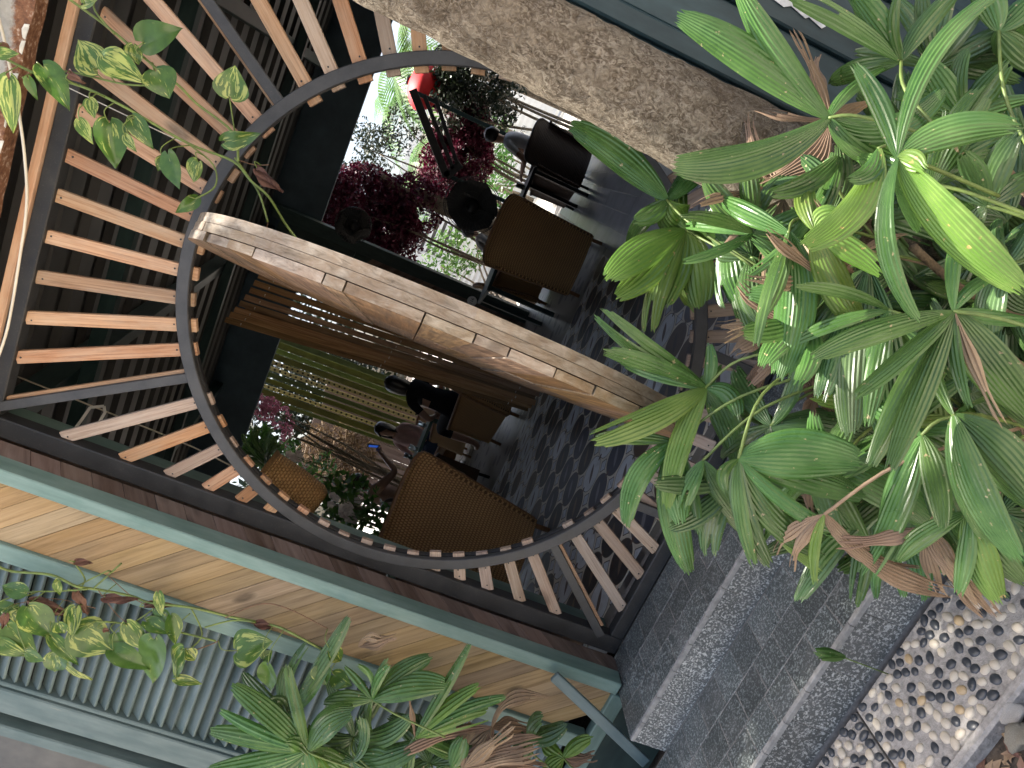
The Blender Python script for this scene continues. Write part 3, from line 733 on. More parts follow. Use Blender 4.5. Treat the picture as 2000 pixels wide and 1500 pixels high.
fn((1378, 757), 1.72, [(1168, 613, 48, -6), (1182, 686, 36, 6), (1158, 856, 58, -12, -.04, 'palm_y'), (1300, 992, 48, 10, -.04, 'palm_y'), (1442, 922, 60, -14), (1442, 815, 36, -22), (1384, 672, 30, 6)])
fn((1318, 862), 1.74, [(1330, 1020, 52, 4), (1222, 1028, 48, 26), (1345, 1118, 58, 18), (1362, 1040, 32)], 'palm')
fn((1372, 900), 1.66, [(1488, 1068, 68, 8), (1330, 990, 40)])
fn((1505, 832), 1.66, [(1745, 868, 96, -20), (1590, 950, 60), (1560, 700, 36)], 'palm_d')
fn((1600, 905), 1.56, [(1836, 1032, 76, -20), (1690, 1060, 44), (1640, 1040, 40, 12, 0, 'palm_d')])
fn((1442, 896), 1.5, [(1682, 904, 92, -14, -.05), (1686, 966, 66, -4), (1604, 1082, 50, 26), (1664, 1056, 28, 14), (1418, 962, 24), (1500, 1105, 50, 18, .06, 'palm_d'), (1600, 1120, 34, 14, .05, 'palm_y')])
fn((1800, 850), 1.36, [(1958, 1168, 66, 20), (1690, 1120, 50, -14, .05), (1840, 1030, 50)])
fn((1862, 812), 1.22, [(2030, 992, 90, -10), (1990, 1095, 60, 14), (1930, 1060, 60, 10)], 'palm')
fn((1890, 1000), 1.3, [(1952, 1176, 60, 8, 0, 'palm_y'), (2000, 1140, 56, 8), (1870, 1160, 36)])
fn((1610, 1005), 1.42, [(1858, 1158, 42, 30, -.02, 'dry'), (1800, 1120, 34, 26, .0, 'dry'), (1590, 1135, 22, 8, .0, 'palm_y')], 'dry')
fn((1810, 1030), 1.36, [(1935, 1205, 48, 6, 0, 'dry'), (1905, 1190, 36, 2, 0, 'dry'), (1640, 1060, 34, -8, .04, 'dry')], 'dry')
fn((1540, 640), 1.75, [(1430, 690, 44, 6, 0, 'dry'), (1450, 800, 40, 6, 0, 'dry'), (1610, 800, 60, 6, 0, 'dry')], 'dry')
fn((1960, 880), 1.55, [(1730, 900, 76, 4, .05, 'dry'), (1780, 960, 60, 4, .05, 'dry')], 'dry')
fn((1960, 520), 1.4, [(2020, 420, 60), (1880, 480, 56), (2030, 600, 60), (1930, 660, 60)], 'palm_d')
fn((1950, 60), 1.5, [(2030, -20, 50), (1900, -40, 50), (2040, 140, 50)], 'palm')

palm2 = thing('lady_palm', (-1.5, -.5, GZ), 'smaller ragged lady palm with browning leaves in front of the louvred shutter', 'palm')
canes2 = [V((-1.62, -.46, 0)), V((-1.45, -.5, 0)), V((-1.3, -.46, 0)), V((-1.2, -.5, 0))]
for i_, c in enumerate(canes2):
    h = (1.3, 1.15, .85, .6)[i_]; pts = [V((c.x + .012 * math.sin(i), c.y + .012 * math.cos(i * 1.3), GZ - .04 + h * i / 7)) for i in range(8)]
    tube('cane', smooth_path(pts, 2), .011, M['cane'], palm2, 10)
def gn(hub, lv_, mat='palm', y=-.47, **k): return fan(palm2, canes2, hub, depth_y(hub[0], hub[1], y), lv_, mat, **k)
gn((560, 1400), [(600, 1255, 26), (680, 1205, 34, 8), (560, 1300, 32), (520, 1380, 26), (640, 1300, 36)], 'palm_d', y=-.36)
gn((690, 1440), [(640, 1330, 34), (760, 1310, 34), (600, 1420, 36), (720, 1530, 60), (800, 1400, 40)], 'palm_d', y=-.36)
gn((840, 1490), [(760, 1400, 40), (900, 1410, 40), (980, 1440, 40), (800, 1540, 50)], 'palm_d', y=-.36)
gn((600, 1466), [(408, 1428, 38, 4), (428, 1388, 24, -4), (454, 1338, 42, 6), (498, 1368, 32, 8), (404, 1505, 44, -8), (560, 1300, 28), (690, 1388, 62, -18), (664, 1510, 34, 4), (618, 1540, 40), (500, 1520, 36)], 'palm')
gn((600, 1470), [(560, 1450, 30), (640, 1520, 30, 0, 0, 'palm_y')], 'palm')
gn((726, 1366), [(872, 1338, 52, -14), (842, 1282, 40, -8), (672, 1302, 15, 2), (700, 1300, 14), (755, 1286, 15), (760, 1300, 20)], 'palm', y=-.42)
gn((810, 1440), [(936, 1338, 30, -6, 0, 'palm_y'), (952, 1392, 38, -6, 0, 'palm_y'), (916, 1258, 24, 6), (985, 1362, 26), (800, 1372, 12, 2, 0, 'dry')], 'palm', y=-.44)
gn((690, 1486), [(780, 1510, 70), (820, 1450, 50), (700, 1400, 34)], 'palm_d', y=-.44)
gn((880, 1500), [(905, 1440, 40, 0, 0), (860, 1560, 40)], 'palm', y=-.5)
gn((905, 1500), [(1056, 1442, 34, -8), (1050, 1462, 36, 4), (1064, 1500, 40, -10), (1000, 1420, 30), (980, 1560, 44)], 'dry', y=-.52)
gn((960, 1420), [(1070, 1365, 28, -30), (790, 1470, 26, 8), (900, 1480, 30)], 'dry', y=-.4)
gn((700, 1262), [(772, 1242, 26, 4), (745, 1252, 18)], 'dry', y=-.3, petiole=False)
gn((1030, 1440), [(1106, 1412, 44, 6), (1060, 1400, 36, -8), (1000, 1480, 40)], 'palm_d', y=-.38)
gn((1100, 1480), [(1156, 1440, 30, -6, 0, 'palm_y'), (1160, 1476, 30, 4, 0, 'dry'), (1060, 1520, 40)], 'palm_y', y=-.4)
# small seedling at the foot of the riser
sp = thing('palm_seedling', (.0, -.86, GZ), 'tiny palm seedling with one green leaf sprouting at the foot of the lower step', 'seedling')
hb = at(1650, 1285, depth_y(1650, 1285, -.87))
W[sp] = Matrix.Translation(V((hb.x, hb.y, GZ))); sp.matrix_basis = W[sp]
r_ = fan(sp, [], (1652, 1283), depth_y(1650, 1285, -.87), [(1592, 1272, 24, -2, .0), (1600, 1286, 16, 2, 0)], 'palm', petiole=False)
tube('stem', [W[sp].translation - V((0, 0, .03)), hb], .002, M['stalk'], sp, 6)

# ------------------------------------------------------------------ pothos vines
def pothos_mat():
    s = MT('pothos_leaf', 0.3, 0.5); mp = s.coord('Object', (1, 1, 1)); r = s.shift(mp, 20)
    tc = s.n('ShaderNodeTexCoord'); m2 = s.n('ShaderNodeMapping'); s.l(tc.outputs['UV'], m2.inputs[0]); m2.inputs['Scale'].default_value = (2.4, 1.3, 1)
    oi = s.n('ShaderNodeObjectInfo'); cx = s.n('ShaderNodeCombineXYZ'); s.l(s.math('MULTIPLY', oi.outputs['Random'], 40), cx.inputs[1]); s.l(cx.outputs[0], m2.inputs['Location'])
    g = s.noise(mp.outputs[0], 25, 3); p = s.noise(m2.outputs[0], 1.6, 5, 0.6, 0.4)
    c = s.ramp(g, [(0.3, (0.03, 0.08, 0.02)), (0.7, (0.075, 0.155, 0.03))])
    c = s.mix(s.math('MULTIPLY', r, .4), c, (0.13, 0.22, 0.03))
    thr = s.math('MULTIPLY_ADD', s.math('FRACT', s.math('MULTIPLY', r, 7.7)), -.2, p)
    c = s.mix(s.ramp(thr, [(0.47, 0.0), (0.52, 0.75)]), c, (0.42, 0.46, 0.13))
    s.color(c)
    tr = s.n('ShaderNodeBsdfTranslucent'); s.l(c, tr.inputs[0]); mx = s.n('ShaderNodeMixShader'); mx.inputs[0].default_value = .25
    s.l(s.b.outputs[0], mx.inputs[1]); s.l(tr.outputs[0], mx.inputs[2]); s.l(mx.outputs[0], s.t.nodes['Material Output'].inputs[0]); return s.m
M['pothos'] = pothos_mat()
M['vine'] = plain('vine_stem', (0.13, 0.18, 0.04), 0.5, nscale=30, amt=0.4)
M['vine_dry'] = plain('dry_vine', (0.16, 0.09, 0.05), 0.8, nscale=30, amt=0.4)
M['dead'] = leaf_mat('dead_leaf', (0.07, 0.03, 0.02), (0.13, 0.065, 0.045), (0.22, 0.12, 0.08), trans=.1, rough=.7)
HP = [(-.13, .10), (-.09, .27), (0.0, .40), (.12, .475), (.26, .5), (.42, .46), (.58, .37), (.72, .26), (.84, .16), (.93, .07), (1.0, .005)]
def heart(parent, base, tip, w, nrm, mat, dead=False):
    rr = rl; ax = tip - base; L = ax.length; ax.normalize(); side = ax.cross(nrm).normalized(); n = side.cross(ax)
    if n.dot(nrm) < 0: n = -n; side = -side
    fold = rr.uniform(.12, .5); curl = rr.uniform(-.05, .28); v, f, uv = [], [], []; C_ = 4
    ph = rr.uniform(0, 6)
    for t, h in HP:
        for j in range(-C_, C_ + 1):
            s_ = j / C_; tt = t
            if t < 0: tt = t * abs(s_) * 1.2
            x = s_ * h * w * 1.02
            zz = abs(x) * fold - curl * L * t * t + .03 * L * math.sin(t * 7 + s_ * 2 + ph)
            if dead: zz += .12 * L * math.sin(s_ * 6 + t * 9 + ph); x *= .62
            v.append(ax * (tt * L) + side * x + n * zz); uv.append((s_, t))
    k = 2 * C_ + 1
    for i in range(len(HP) - 1):
        for j in range(k - 1): f.append((i * k + j, i * k + j + 1, (i + 1) * k + j + 1, (i + 1) * k + j))
    return link('leaf', mesh(v, f, True, uv), base, parent, mat)
def vleaf(parent, bu, bv, tu, tv, w, y, mat='pothos', stem=None):
    yy = y + rl.uniform(-.05, .03); base = on(bu, bv, 'y', yy); tip = on(tu, tv, 'y', yy + rl.uniform(-.03, .03))
    dep = (base - CAM).dot(RZ); nrm = ((CAM - base).normalized() + V((rl.uniform(-.5, .5), rl.uniform(-.2, .2), rl.uniform(-.1, .6)))).normalized()
    heart(parent, base, tip, w / F_PX * dep, nrm, M[mat], mat == 'dead')
    if stem:
        q = min(stem, key=lambda p: (p - base).length)
        if (q - base).length < .35:
            mid = (q + base) / 2 + V((rl.uniform(-.015, .015), -.015, .015))
            tube('leaf_stalk', smooth_path([q, mid, base], 4), .0018, M['vine'], parent, 5)
def vine(label, y, stems, leaves, dead, sc, off, loc):
    t = thing('pothos_vine', loc, label, 'vine'); allp = []
    cv = lambda p: (off[0] + p[0] * sc, off[1] + p[1] * sc)
    for st_, r, mk in stems:
        pts = smooth_path([on(*cv(p), 'y', y + .02 * math.sin(i * 1.7)) for i, p in enumerate(st_)], 5)
        tube('stem', pts, r, M[mk], t, 6); allp += pts
    for bu, bv, tu, tv, w in leaves: vleaf(t, *cv((bu, bv)), *cv((tu, tv)), w * sc * (1.12 if sc < .3 else 1.0), y - .03, 'pothos', allp)
    for bu, bv, tu, tv, w in dead: vleaf(t, *cv((bu, bv)), *cv((tu, tv)), w * sc, y - .02, 'dead', allp)
    return t
vine('trailing variegated pothos vine hanging from the rusty eave across the upper slats', -.27,
     [([(-40, 290), (220, 420), (450, 480), (700, 600), (1050, 800), (1300, 900), (1400, 1010), (1500, 1100), (1600, 1260), (1722, 1415)], .0042, 'vine'),
      ([(350, -30), (600, 150), (860, 370), (1000, 480), (1100, 580), (1300, 740), (1330, 900)], .004, 'vine'),
      ([(200, 400), (380, 400), (700, 470), (860, 460), (850, 350)], .003, 'vine'),
      ([(1060, 810), (1190, 920), (1200, 1040), (1090, 1110)], .0026, 'vine'),
      ([(1310, 880), (1390, 990), (1450, 1090), (1495, 1240)], .0034, 'vine'), ([(1495, 1240), (1480, 1330), (1478, 1400)], .0012, 'vine_dry'),
      ([(530, -20), (530, 60), (640, 190)], .003, 'vine'), ([(1280, 540), (1310, 740)], .0022, 'vine'), ([(1320, 890), (1420, 920), (1500, 920)], .0016, 'vine_dry')],
     [(800, 235, 985, 150, 180), (545, 385, 430, 215, 190), (585, 320, 790, 440, 170), (745, 255, 765, 372, 100), (870, 400, 945, 545, 190), (1285, 535, 1310, 365, 190),
      (1258, 790, 1450, 750, 110), (245, 380, 388, 590, 150), (50, 450, 78, 745, 120), (500, 560, 530, 665, 75), (445, 675, 515, 805, 80), (610, 690, 645, 940, 175),
      (745, 665, 842, 825, 110), (940, 865, 998, 1060, 120), (1105, 905, 1060, 1020, 110), (1095, 1110, 980, 1190, 80), (-10, 300, 108, 300, 70), (470, 20, 560, -10, 80), (160, 440, 210, 560, 60), (905, 880, 880, 960, 60), (700, 760, 765, 850, 60)],
     [(1440, 950, 1575, 1080, 120), (390, 400, 460, 470, 80), (10, 240, 60, 290, 70)], .35, (0, 0), on(300, 150, 'y', -.27))
vine('variegated pothos vine with dead brown leaves trailing over the louvred shutter', -.27,
     [([(-40, 10), (90, 60), (370, 85), (560, 170), (700, 190), (960, 240), (1100, 290), (1400, 325), (1700, 395), (2000, 455), (2150, 520), (2480, 700)], .0045, 'vine'),
      ([(-30, 290), (200, 215), (420, 205), (640, 190)], .003, 'vine'), ([(700, 425), (900, 440), (1200, 480), (1580, 570)], .0036, 'vine'), ([(560, 170), (780, 60), (810, 70)], .003, 'vine'), ([(690, 180), (890, 0)], .0036, 'vine'),
      ([(600, 170), (620, 110), (540, -10)], .003, 'vine'), ([(1400, 330), (1480, 520), (1380, 640)], .003, 'vine'), ([(1390, 370), (1260, 480)], .0026, 'vine'), ([(960, 450), (1130, 330)], .0026, 'vine'), ([(1500, 470), (1700, 420), (1870, 430)], .0032, 'vine'),
      ([(720, 200), (860, 380), (960, 450)], .0014, 'vine_dry'), ([(780, 80), (1000, 270), (1200, 350)], .0013, 'vine_dry'), ([(1420, 640), (1530, 600), (1600, 570)], .002, 'vine_dry'), ([(1650, 400), (1900, 300), (2100, 330), (2400, 480)], .0022, 'vine_dry'), ([(100, 300), (400, 260), (700, 330)], .0013, 'vine_dry')],
     [(185, 210, 0, 165, 110), (425, 130, 425, 260, 60), (-10, 330, 160, 330, 90), (215, 330, 385, 570, 200), (60, 470, 250, 690, 180), (-20, 580, 190, 690, 110), (200, 660, 330, 715, 80), (560, 330, 530, 540, 130), (430, 440, 470, 530, 90),
      (560, 500, 832, 640, 260), (380, 545, 575, 752, 90), (425, 665, 372, 842, 150), (450, 690, 635, 915, 80), (830, 640, 1095, 775, 140), (935, 450, 1065, 662, 130), (850, 520, 880, 640, 100), (1130, 560, 1118, 880, 220), (1080, 430, 1258, 520, 100),
      (1250, 400, 1295, 605, 110), (1335, 640, 1225, 872, 160), (1290, 850, 1485, 882, 70), (1160, 225, 1180, 400, 70), (1200, 340, 1180, 440, 150), (1750, 640, 1998, 570, 240), (1965, 750, 1980, 935, 140), (1380, 640, 1430, 720, 90), (1930, 700, 1990, 640, 90), (140, 350, 120, 440, 130),
      (2350, 760, 2380, 900, 140), (2450, 820, 2580, 900, 130), (2420, 640, 2520, 720, 110)],
     [(240, 280, 540, 390, 150), (780, 250, 990, 280, 120), (560, 210, 640, 380, 110), (1080, 310, 1290, 300, 90), (40, 380, 20, 470, 100), (760, 480, 800, 500, 60), (1880, 440, 2000, 480, 110), (560, -10, 680, 0, 90)], .26667, (0, 1100), on(250, 1250, 'y', -.27))
# ------------------------------------------------------------------ inside the cafe: floor
FZ = -0.05
def tile_mat():
    s = MT('encaustic_tile', 0.45, 0.4)
    tc = s.n('ShaderNodeTexCoord'); sx = s.n('ShaderNodeSeparateXYZ'); s.l(tc.outputs['Object'], sx.inputs[0])
    P_ = .235
    X = s.math('DIVIDE', sx.outputs[0], P_); Y = s.math('DIVIDE', sx.outputs[1], P_)
    ax, ay = s.math('ABSOLUTE', X), s.math('ABSOLUTE', Y)
    def dist(x, y, cx, cy, kx=1, ky=1):
        a = s.math('MULTIPLY', s.math('SUBTRACT', x, cx), kx); b = s.math('MULTIPLY', s.math('SUBTRACT', y, cy), ky)
        return s.math('SQRT', s.math('ADD', s.math('MULTIPLY', a, a), s.math('MULTIPLY', b, b)))
    less = lambda v, t: s.math('LESS_THAN', v, t)
    oi = s.n('ShaderNodeObjectInfo'); r = oi.outputs['Random']
    mp = s.coord('Object'); s.shift(mp, 9); g = s.noise(mp.outputs[0], 14, 5)
    base = (0.62, 0.56, 0.45)
    circ = s.ramp(r, [(0.0, (0.025, 0.026, 0.03)), (0.3, (0.62, 0.63, 0.63)), (0.67, (0.09, 0.055, 0.035)), (0.85, (0.045, 0.05, 0.075))]); 
    s.t.nodes[-1].color_ramp.interpolation = 'CONSTANT'
    pet = s.ramp(r, [(0.0, (0.15, 0.1, 0.07)), (0.3, (0.1, 0.065, 0.05)), (0.67, (0.04, 0.032, 0.03)), (0.85, (0.2, 0.2, 0.22))]); s.t.nodes[-1].color_ramp.interpolation = 'CONSTANT'
    c = s.mix(less(dist(X, Y, 0, 0), .49), base, (0.09, 0.07, 0.05))
    c = s.mix(less(dist(X, Y, 0, 0), .47), c, circ)
    rx = s.math('ADD', X, Y); ry = s.math('SUBTRACT', X, Y)
    arx, ary = s.math('ABSOLUTE', rx), s.math('ABSOLUTE', ry)
    v1 = s.math('MULTIPLY', less(dist(arx, ary, 0, -.75), .86), less(arx, .64)); c = s.mix(v1, c, pet)
    c = s.mix(less(dist(ax, ay, .5, 0, 1, 1.9), .1), c, (0.1, 0.06, 0.04))
    dia = s.math('ADD', s.math('SUBTRACT', .5, ax), s.math('SUBTRACT', .5, ay))
    c = s.mix(less(dia, .2), c, (0.07, 0.055, 0.045)); c = s.mix(less(dia, .165), c, (0.5, 0.52, 0.55))
    c = s.mix(s.ramp(g, [(0.45, 0.0), (0.85, 0.4)]), c, (0.2, 0.18, 0.15))
    s.color(c); s.rough(s.math('MULTIPLY_ADD', g, .4, .22)); return s.m
def floor_mat():
    """the same floor where the tiles are too far off to tell apart"""
    s = MT('far_tiles', 0.4, 0.4); mp = s.coord('Object'); v = s.n('ShaderNodeTexVoronoi'); s.l(mp.outputs[0], v.inputs['Vector']); v.inputs['Scale'].default_value = 5.5
    s.color(s.ramp(v.outputs['Distance'], [(0.3, (0.06, 0.055, 0.055)), (0.4, (0.2, 0.185, 0.16))])); return s.m
floor = link('cafe_floor', mesh([(-8, .06, FZ - .004), (4, .06, FZ - .004), (4, 8.0, FZ - .004), (-8, 8.0, FZ - .004)], [(0, 1, 2, 3)]), None, None, floor_mat()); structure(floor)
tm = box_mesh(.2335, .2385, .03, .0012); tm.materials.append(tile_mat())
for i in range(-7, 9):
    for j in range(-5, 12):
        x = -.645 + .1175 + .235 * i; y = 1.22 + .12 + .24 * j
        if y < .19 or y > 3.9: continue
        if x > .35 and y > 2.3: continue
        if x < -1.75 and y < .35: continue
        link('floor_tile', tm, V((x, y, FZ - .015 + rnd.uniform(-.0006, .0006))), floor)
box('door_sill', (-1.0, .062, FZ - .1), (1.0, .19, FZ + .001), M['cement'], floor, .002)
M['slate'] = plain('glossy_slate_board', (0.22, 0.235, 0.255), 0.28, nscale=6, amt=0.35)
for k in range(9):
    x = .36 + k * .165
    y = 2.32
    while y < 7.9:
        e = min(8.0, y + rnd.uniform(.9, 1.5)); box('floor_board', (x + .001, y + .001, FZ - .02), (x + .164, e - .001, FZ + .002 + rnd.uniform(-.0006, .0006)), M['slate'], floor, .001); y = e
yard = link('yard', mesh([(-30, 8.0, FZ - .1), (30, 8.0, FZ - .1), (30, 60, FZ - .1), (-30, 60, FZ - .1)], [(0, 1, 2, 3)]), None, None, plain('pale_paving', (0.42, 0.4, 0.36), 0.85, nscale=3, amt=0.2)); structure(yard)
bed = link('garden_bed', mesh([(-14, 8.2, FZ - .09), (-1.3, 8.2, FZ - .09), (-1.3, 17, FZ - .09), (-14, 17, FZ - .09)], [(0, 1, 2, 3)]), None, None, M['soil']); structure(bed)

# ------------------------------------------------------------------ roof and frame
M['sheet'] = plain('roof_sheet', (0.05, 0.047, 0.042), 0.55, nscale=3, amt=0.25)
roof = thing('cafe_roof', (0, 3.5, 2.6), 'dark ribbed metal roof over the cafe with green painted rafters', 'roof')
def cz(y): return 2.82 + .1 * y
v_, f_ = [], []; y = -.15; pts = []
while y < 8.7:  # sheet carried on past the fascia, length added to shade the floor
    pts += [(y, 0), (y + .17, 0), (y + .2, .04), (y + .33, .04)]; y += .36
for y, d in pts:
    for x in (-7.5, 4.0): v_.append((x, y, cz(y) + d))
for k in range(len(pts) - 1): f_.append((2 * k, 2 * k + 1, 2 * k + 3, 2 * k + 2))
# outer skin keeps daylight out
b0 = len(v_)
for y in (-.15, 8.75):
    for x in (-7.5, 4.0): v_.append((x, y, cz(y) + .08))
f_.append((b0, b0 + 1, b0 + 3, b0 + 2))
link('roof_sheet', mesh(v_, f_), None, roof, M['sheet'])
for x, w in ((-3.6, .09), (-1.3, .09), (.82, .09), (2.4, .09)):
    bar('rafter', (x, .1, cz(.1) - .075), (x, 7.0, cz(7) - .075), (1, 0, 0), .13, w, M['darkgreen'], roof)
for y in (1.3, 4.4):
    bar('purlin', (-7.4, y, cz(y) - .185), (3.9, y, cz(y) - .185), (0, 1, 0), .08, .06, M['darkgreen'], roof)
box('fascia', (-7.4, 6.98, 2.87), (3.9, 7.04, 3.54), M['navy'], roof)
bk = thing('bracket', on(175, 820, 'y', .55), 'small white bent metal bracket on the ceiling behind the top left slats', 'bracket')
M['white'] = plain('white_paint', (0.75, 0.74, 0.71), 0.5, nscale=8, amt=0.1)
pts = [on(u, v, 'y', .55) for u, v in ((148, 835), (158, 822), (176, 796), (203, 793), (205, 806), (186, 838), (172, 842))]
for a, b in zip(pts, pts[1:]): bar('strip', a, b, (0, -1, 0), .012, .003, M['white'], bk, 0)
def post(name, x, y, w, mat, label, z1=None):
    o = box(name, (x - w / 2, y - w / 2, FZ - .02), (x + w / 2, y + w / 2, z1 or cz(y) - .01), mat, None, .004); tag(o, label, 'post'); return o
pp = on(640, 440, 'y', 6.7)
post('roof_post', pp.x - .08, 6.7, .16, M['darkgreen'], 'dark green roof post between the two garden openings', 3.4)
pier = thing('plank_pier', (pp.x - .35, 6.75, FZ), 'brown plank-clad pier beside the dark green roof post', 'pier')
skew_boards(pier, 'plank', (0, -1, 0), (pp.x - .62, 6.7, 0), (1, 0, 0), (0, 0, 1), .45, .15, .3, .0, 2.25, .03, M['plank_dark'])
box('header_panel', (pp.x - .62, 6.69, 2.3), (pp.x - .17, 6.73, 3.3), M['darkgreen'], pier)
box('backing', (pp.x - .62, 6.735, FZ), (pp.x - .17, 6.78, 3.3), M['darkgreen'], pier, 0)
rsw = box('shading_wall', (2.45, .0, FZ), (2.53, 7.0, 3.5), M['darkgreen']); tag(rsw, 'added dark green side wall shading the cafe behind the tree trunk', 'wall')  # both side walls are unseen, added to keep the interior dark
lsw = box('shading_wall', (-7.3, 1.4, FZ), (-7.2, 7.0, 3.4), M['darkgreen']); tag(lsw, 'added dark green far end wall shading the cafe room', 'wall')

# ------------------------------------------------------------------ hanging wooden strip blind
M['blind'] = wood_mat('blind_wood', ((0.13, 0.06, 0.024), (0.27, 0.14, 0.06), (0.42, 0.25, 0.12)), grain=(2, 40, 40), knots=.4, vary=.3)
bl = thing('strip_blind', on(780, 680, 'y', 3.5), 'blind of long hanging wooden strips tied with twine behind the round door', 'blind')
tops = [(505, 538), (496, 552), (488, 566), (478, 580), (468, 592), (458, 604), (449, 614), (440, 624), (520, 560), (480, 600), (515, 575)]
bots = [(1125, 758), (1112, 768), (1102, 776), (1094, 783), (1086, 790), (1078, 797), (1071, 803), (1064, 808), (1110, 760), (1075, 785), (1095, 770)]
for k, (a, b) in enumerate(zip(tops, bots)):
    y = 3.35 + .04 * (k % 5) + (.16 if k > 7 else 0)
    A, B = on(*a, 'y', y), on(*b, 'y', y); B = A + (B - A) * ((A.z - (FZ + .03 + .01 * k)) / (A.z - B.z))
    bar('strip', A, B, (.5, -.85, 0), .05, .008, M['blind'], bl, .001)
    if k < 8:
        for t in (.05, .5, .93):
            c = A.lerp(B, t); link('twine', lathe_mesh([(.009, -.004), (.011, 0), (.009, .004)], 8), frame_mat(c - V((0, .008, 0)), V((1, 0, 0)), V((.1, 0, 1))), bl, M['cable'])
tube('twine', smooth_path([on(u, v, 'y', 3.3) for u, v in ((905, 690), (980, 725), (1060, 742), (1150, 715))], 5), .0018, M['cable'], bl, 5)

# ------------------------------------------------------------------ wicker furniture
def wicker(name, dark, mid, light, sc=(60, 60)):
    s = MT(name, 0.55, 0.4); tc = s.n('ShaderNodeTexCoord'); sx = s.n('ShaderNodeSeparateXYZ'); s.l(tc.outputs['UV'], sx.inputs[0])
    u = s.math('MULTIPLY', sx.outputs[0], sc[0]); v = s.math('MULTIPLY', sx.outputs[1], sc[1])
    row = s.math('FLOOR', v); par = s.math('MULTIPLY', s.math('MODULO', row, 2.0), .5)
    wu = s.math('ABSOLUTE', s.math('SINE', s.math('MULTIPLY', s.math('ADD', u, par), 3.14159)))
    wv = s.math('ABSOLUTE', s.math('SINE', s.math('MULTIPLY', v, 3.14159)))
    h = s.math('MULTIPLY', s.math('POWER', wu, .6), s.math('POWER', wv, .6))
    mp = s.coord('Object'); s.shift(mp, 8); g = s.noise(mp.outputs[0], 30, 4); b = s.noise(mp.outputs[0], 3, 3)
    c = s.ramp(h, [(0.15, dark), (0.55, mid), (0.95, light)]); c = s.mix(s.math('MULTIPLY', g, .4), c, mid); c = s.mix(s.math('MULTIPLY', b, .35), c, dark)
    s.color(c); s.bump(h, .9, .006); return s.m
M['wick'] = wicker('rattan_weave', (0.1, 0.045, 0.016), (0.5, 0.27, 0.105), (0.7, 0.43, 0.19), (46, 40))
M['wick_d'] = wicker('dark_rattan_weave', (0.03, 0.015, 0.009), (0.13, 0.07, 0.042), (0.2, 0.11, 0.065), (46, 40))
M['wick_l'] = wicker('pale_rattan_weave', (0.2, 0.1, 0.03), (0.5, 0.28, 0.1), (0.65, 0.4, 0.17), (34, 44))
M['rattan'] = plain('rattan_cane', (0.24, 0.12, 0.05), 0.5, nscale=20, amt=0.3)
M['black'] = plain('black_metal', (0.015, 0.015, 0.016), 0.4, nscale=10)
def sheet_grid(fn_, nu, nv, th):
    """a solid woven panel: fn_(u, v) -> point, given thickness"""
    P_, uv = [], []
    for i in range(nu + 1):
        for j in range(nv + 1): P_.append(V(fn_(i / nu, j / nv))); uv.append((i / nu, j / nv))
    n = (nv + 1); N_ = len(P_); nor = []
    for i in range(nu + 1):
        for j in range(nv + 1):
            a = P_[min(i + 1, nu) * n + j] - P_[max(i - 1, 0) * n + j]; b = P_[i * n + min(j + 1, nv)] - P_[i * n + max(j - 1, 0)]
            q = a.cross(b); nor.append(q.normalized() if q.length > 1e-9 else V((0, 0, 1)))
    v = P_ + [p + q * th for p, q in zip(P_, nor)]; uv = uv + uv; f = []
    for i in range(nu):
        for j in range(nv):
            a = i * n + j; f.append((a, a + 1, a + n + 1, a + n)); f.append((N_ + a, N_ + a + n, N_ + a + n + 1, N_ + a + 1))
    e = [(i * n, (i + 1) * n) for i in range(nu)] + [(nu * n + j, nu * n + j + 1) for j in range(nv)] + [((i + 1) * n + nv, i * n + nv) for i in range(nu)][::-1] + [(j + 1, j) for j in range(nv)][::-1]
    for a, b in e: f.append((a, a + N_, b + N_, b))
    return mesh(v, f, True, uv)
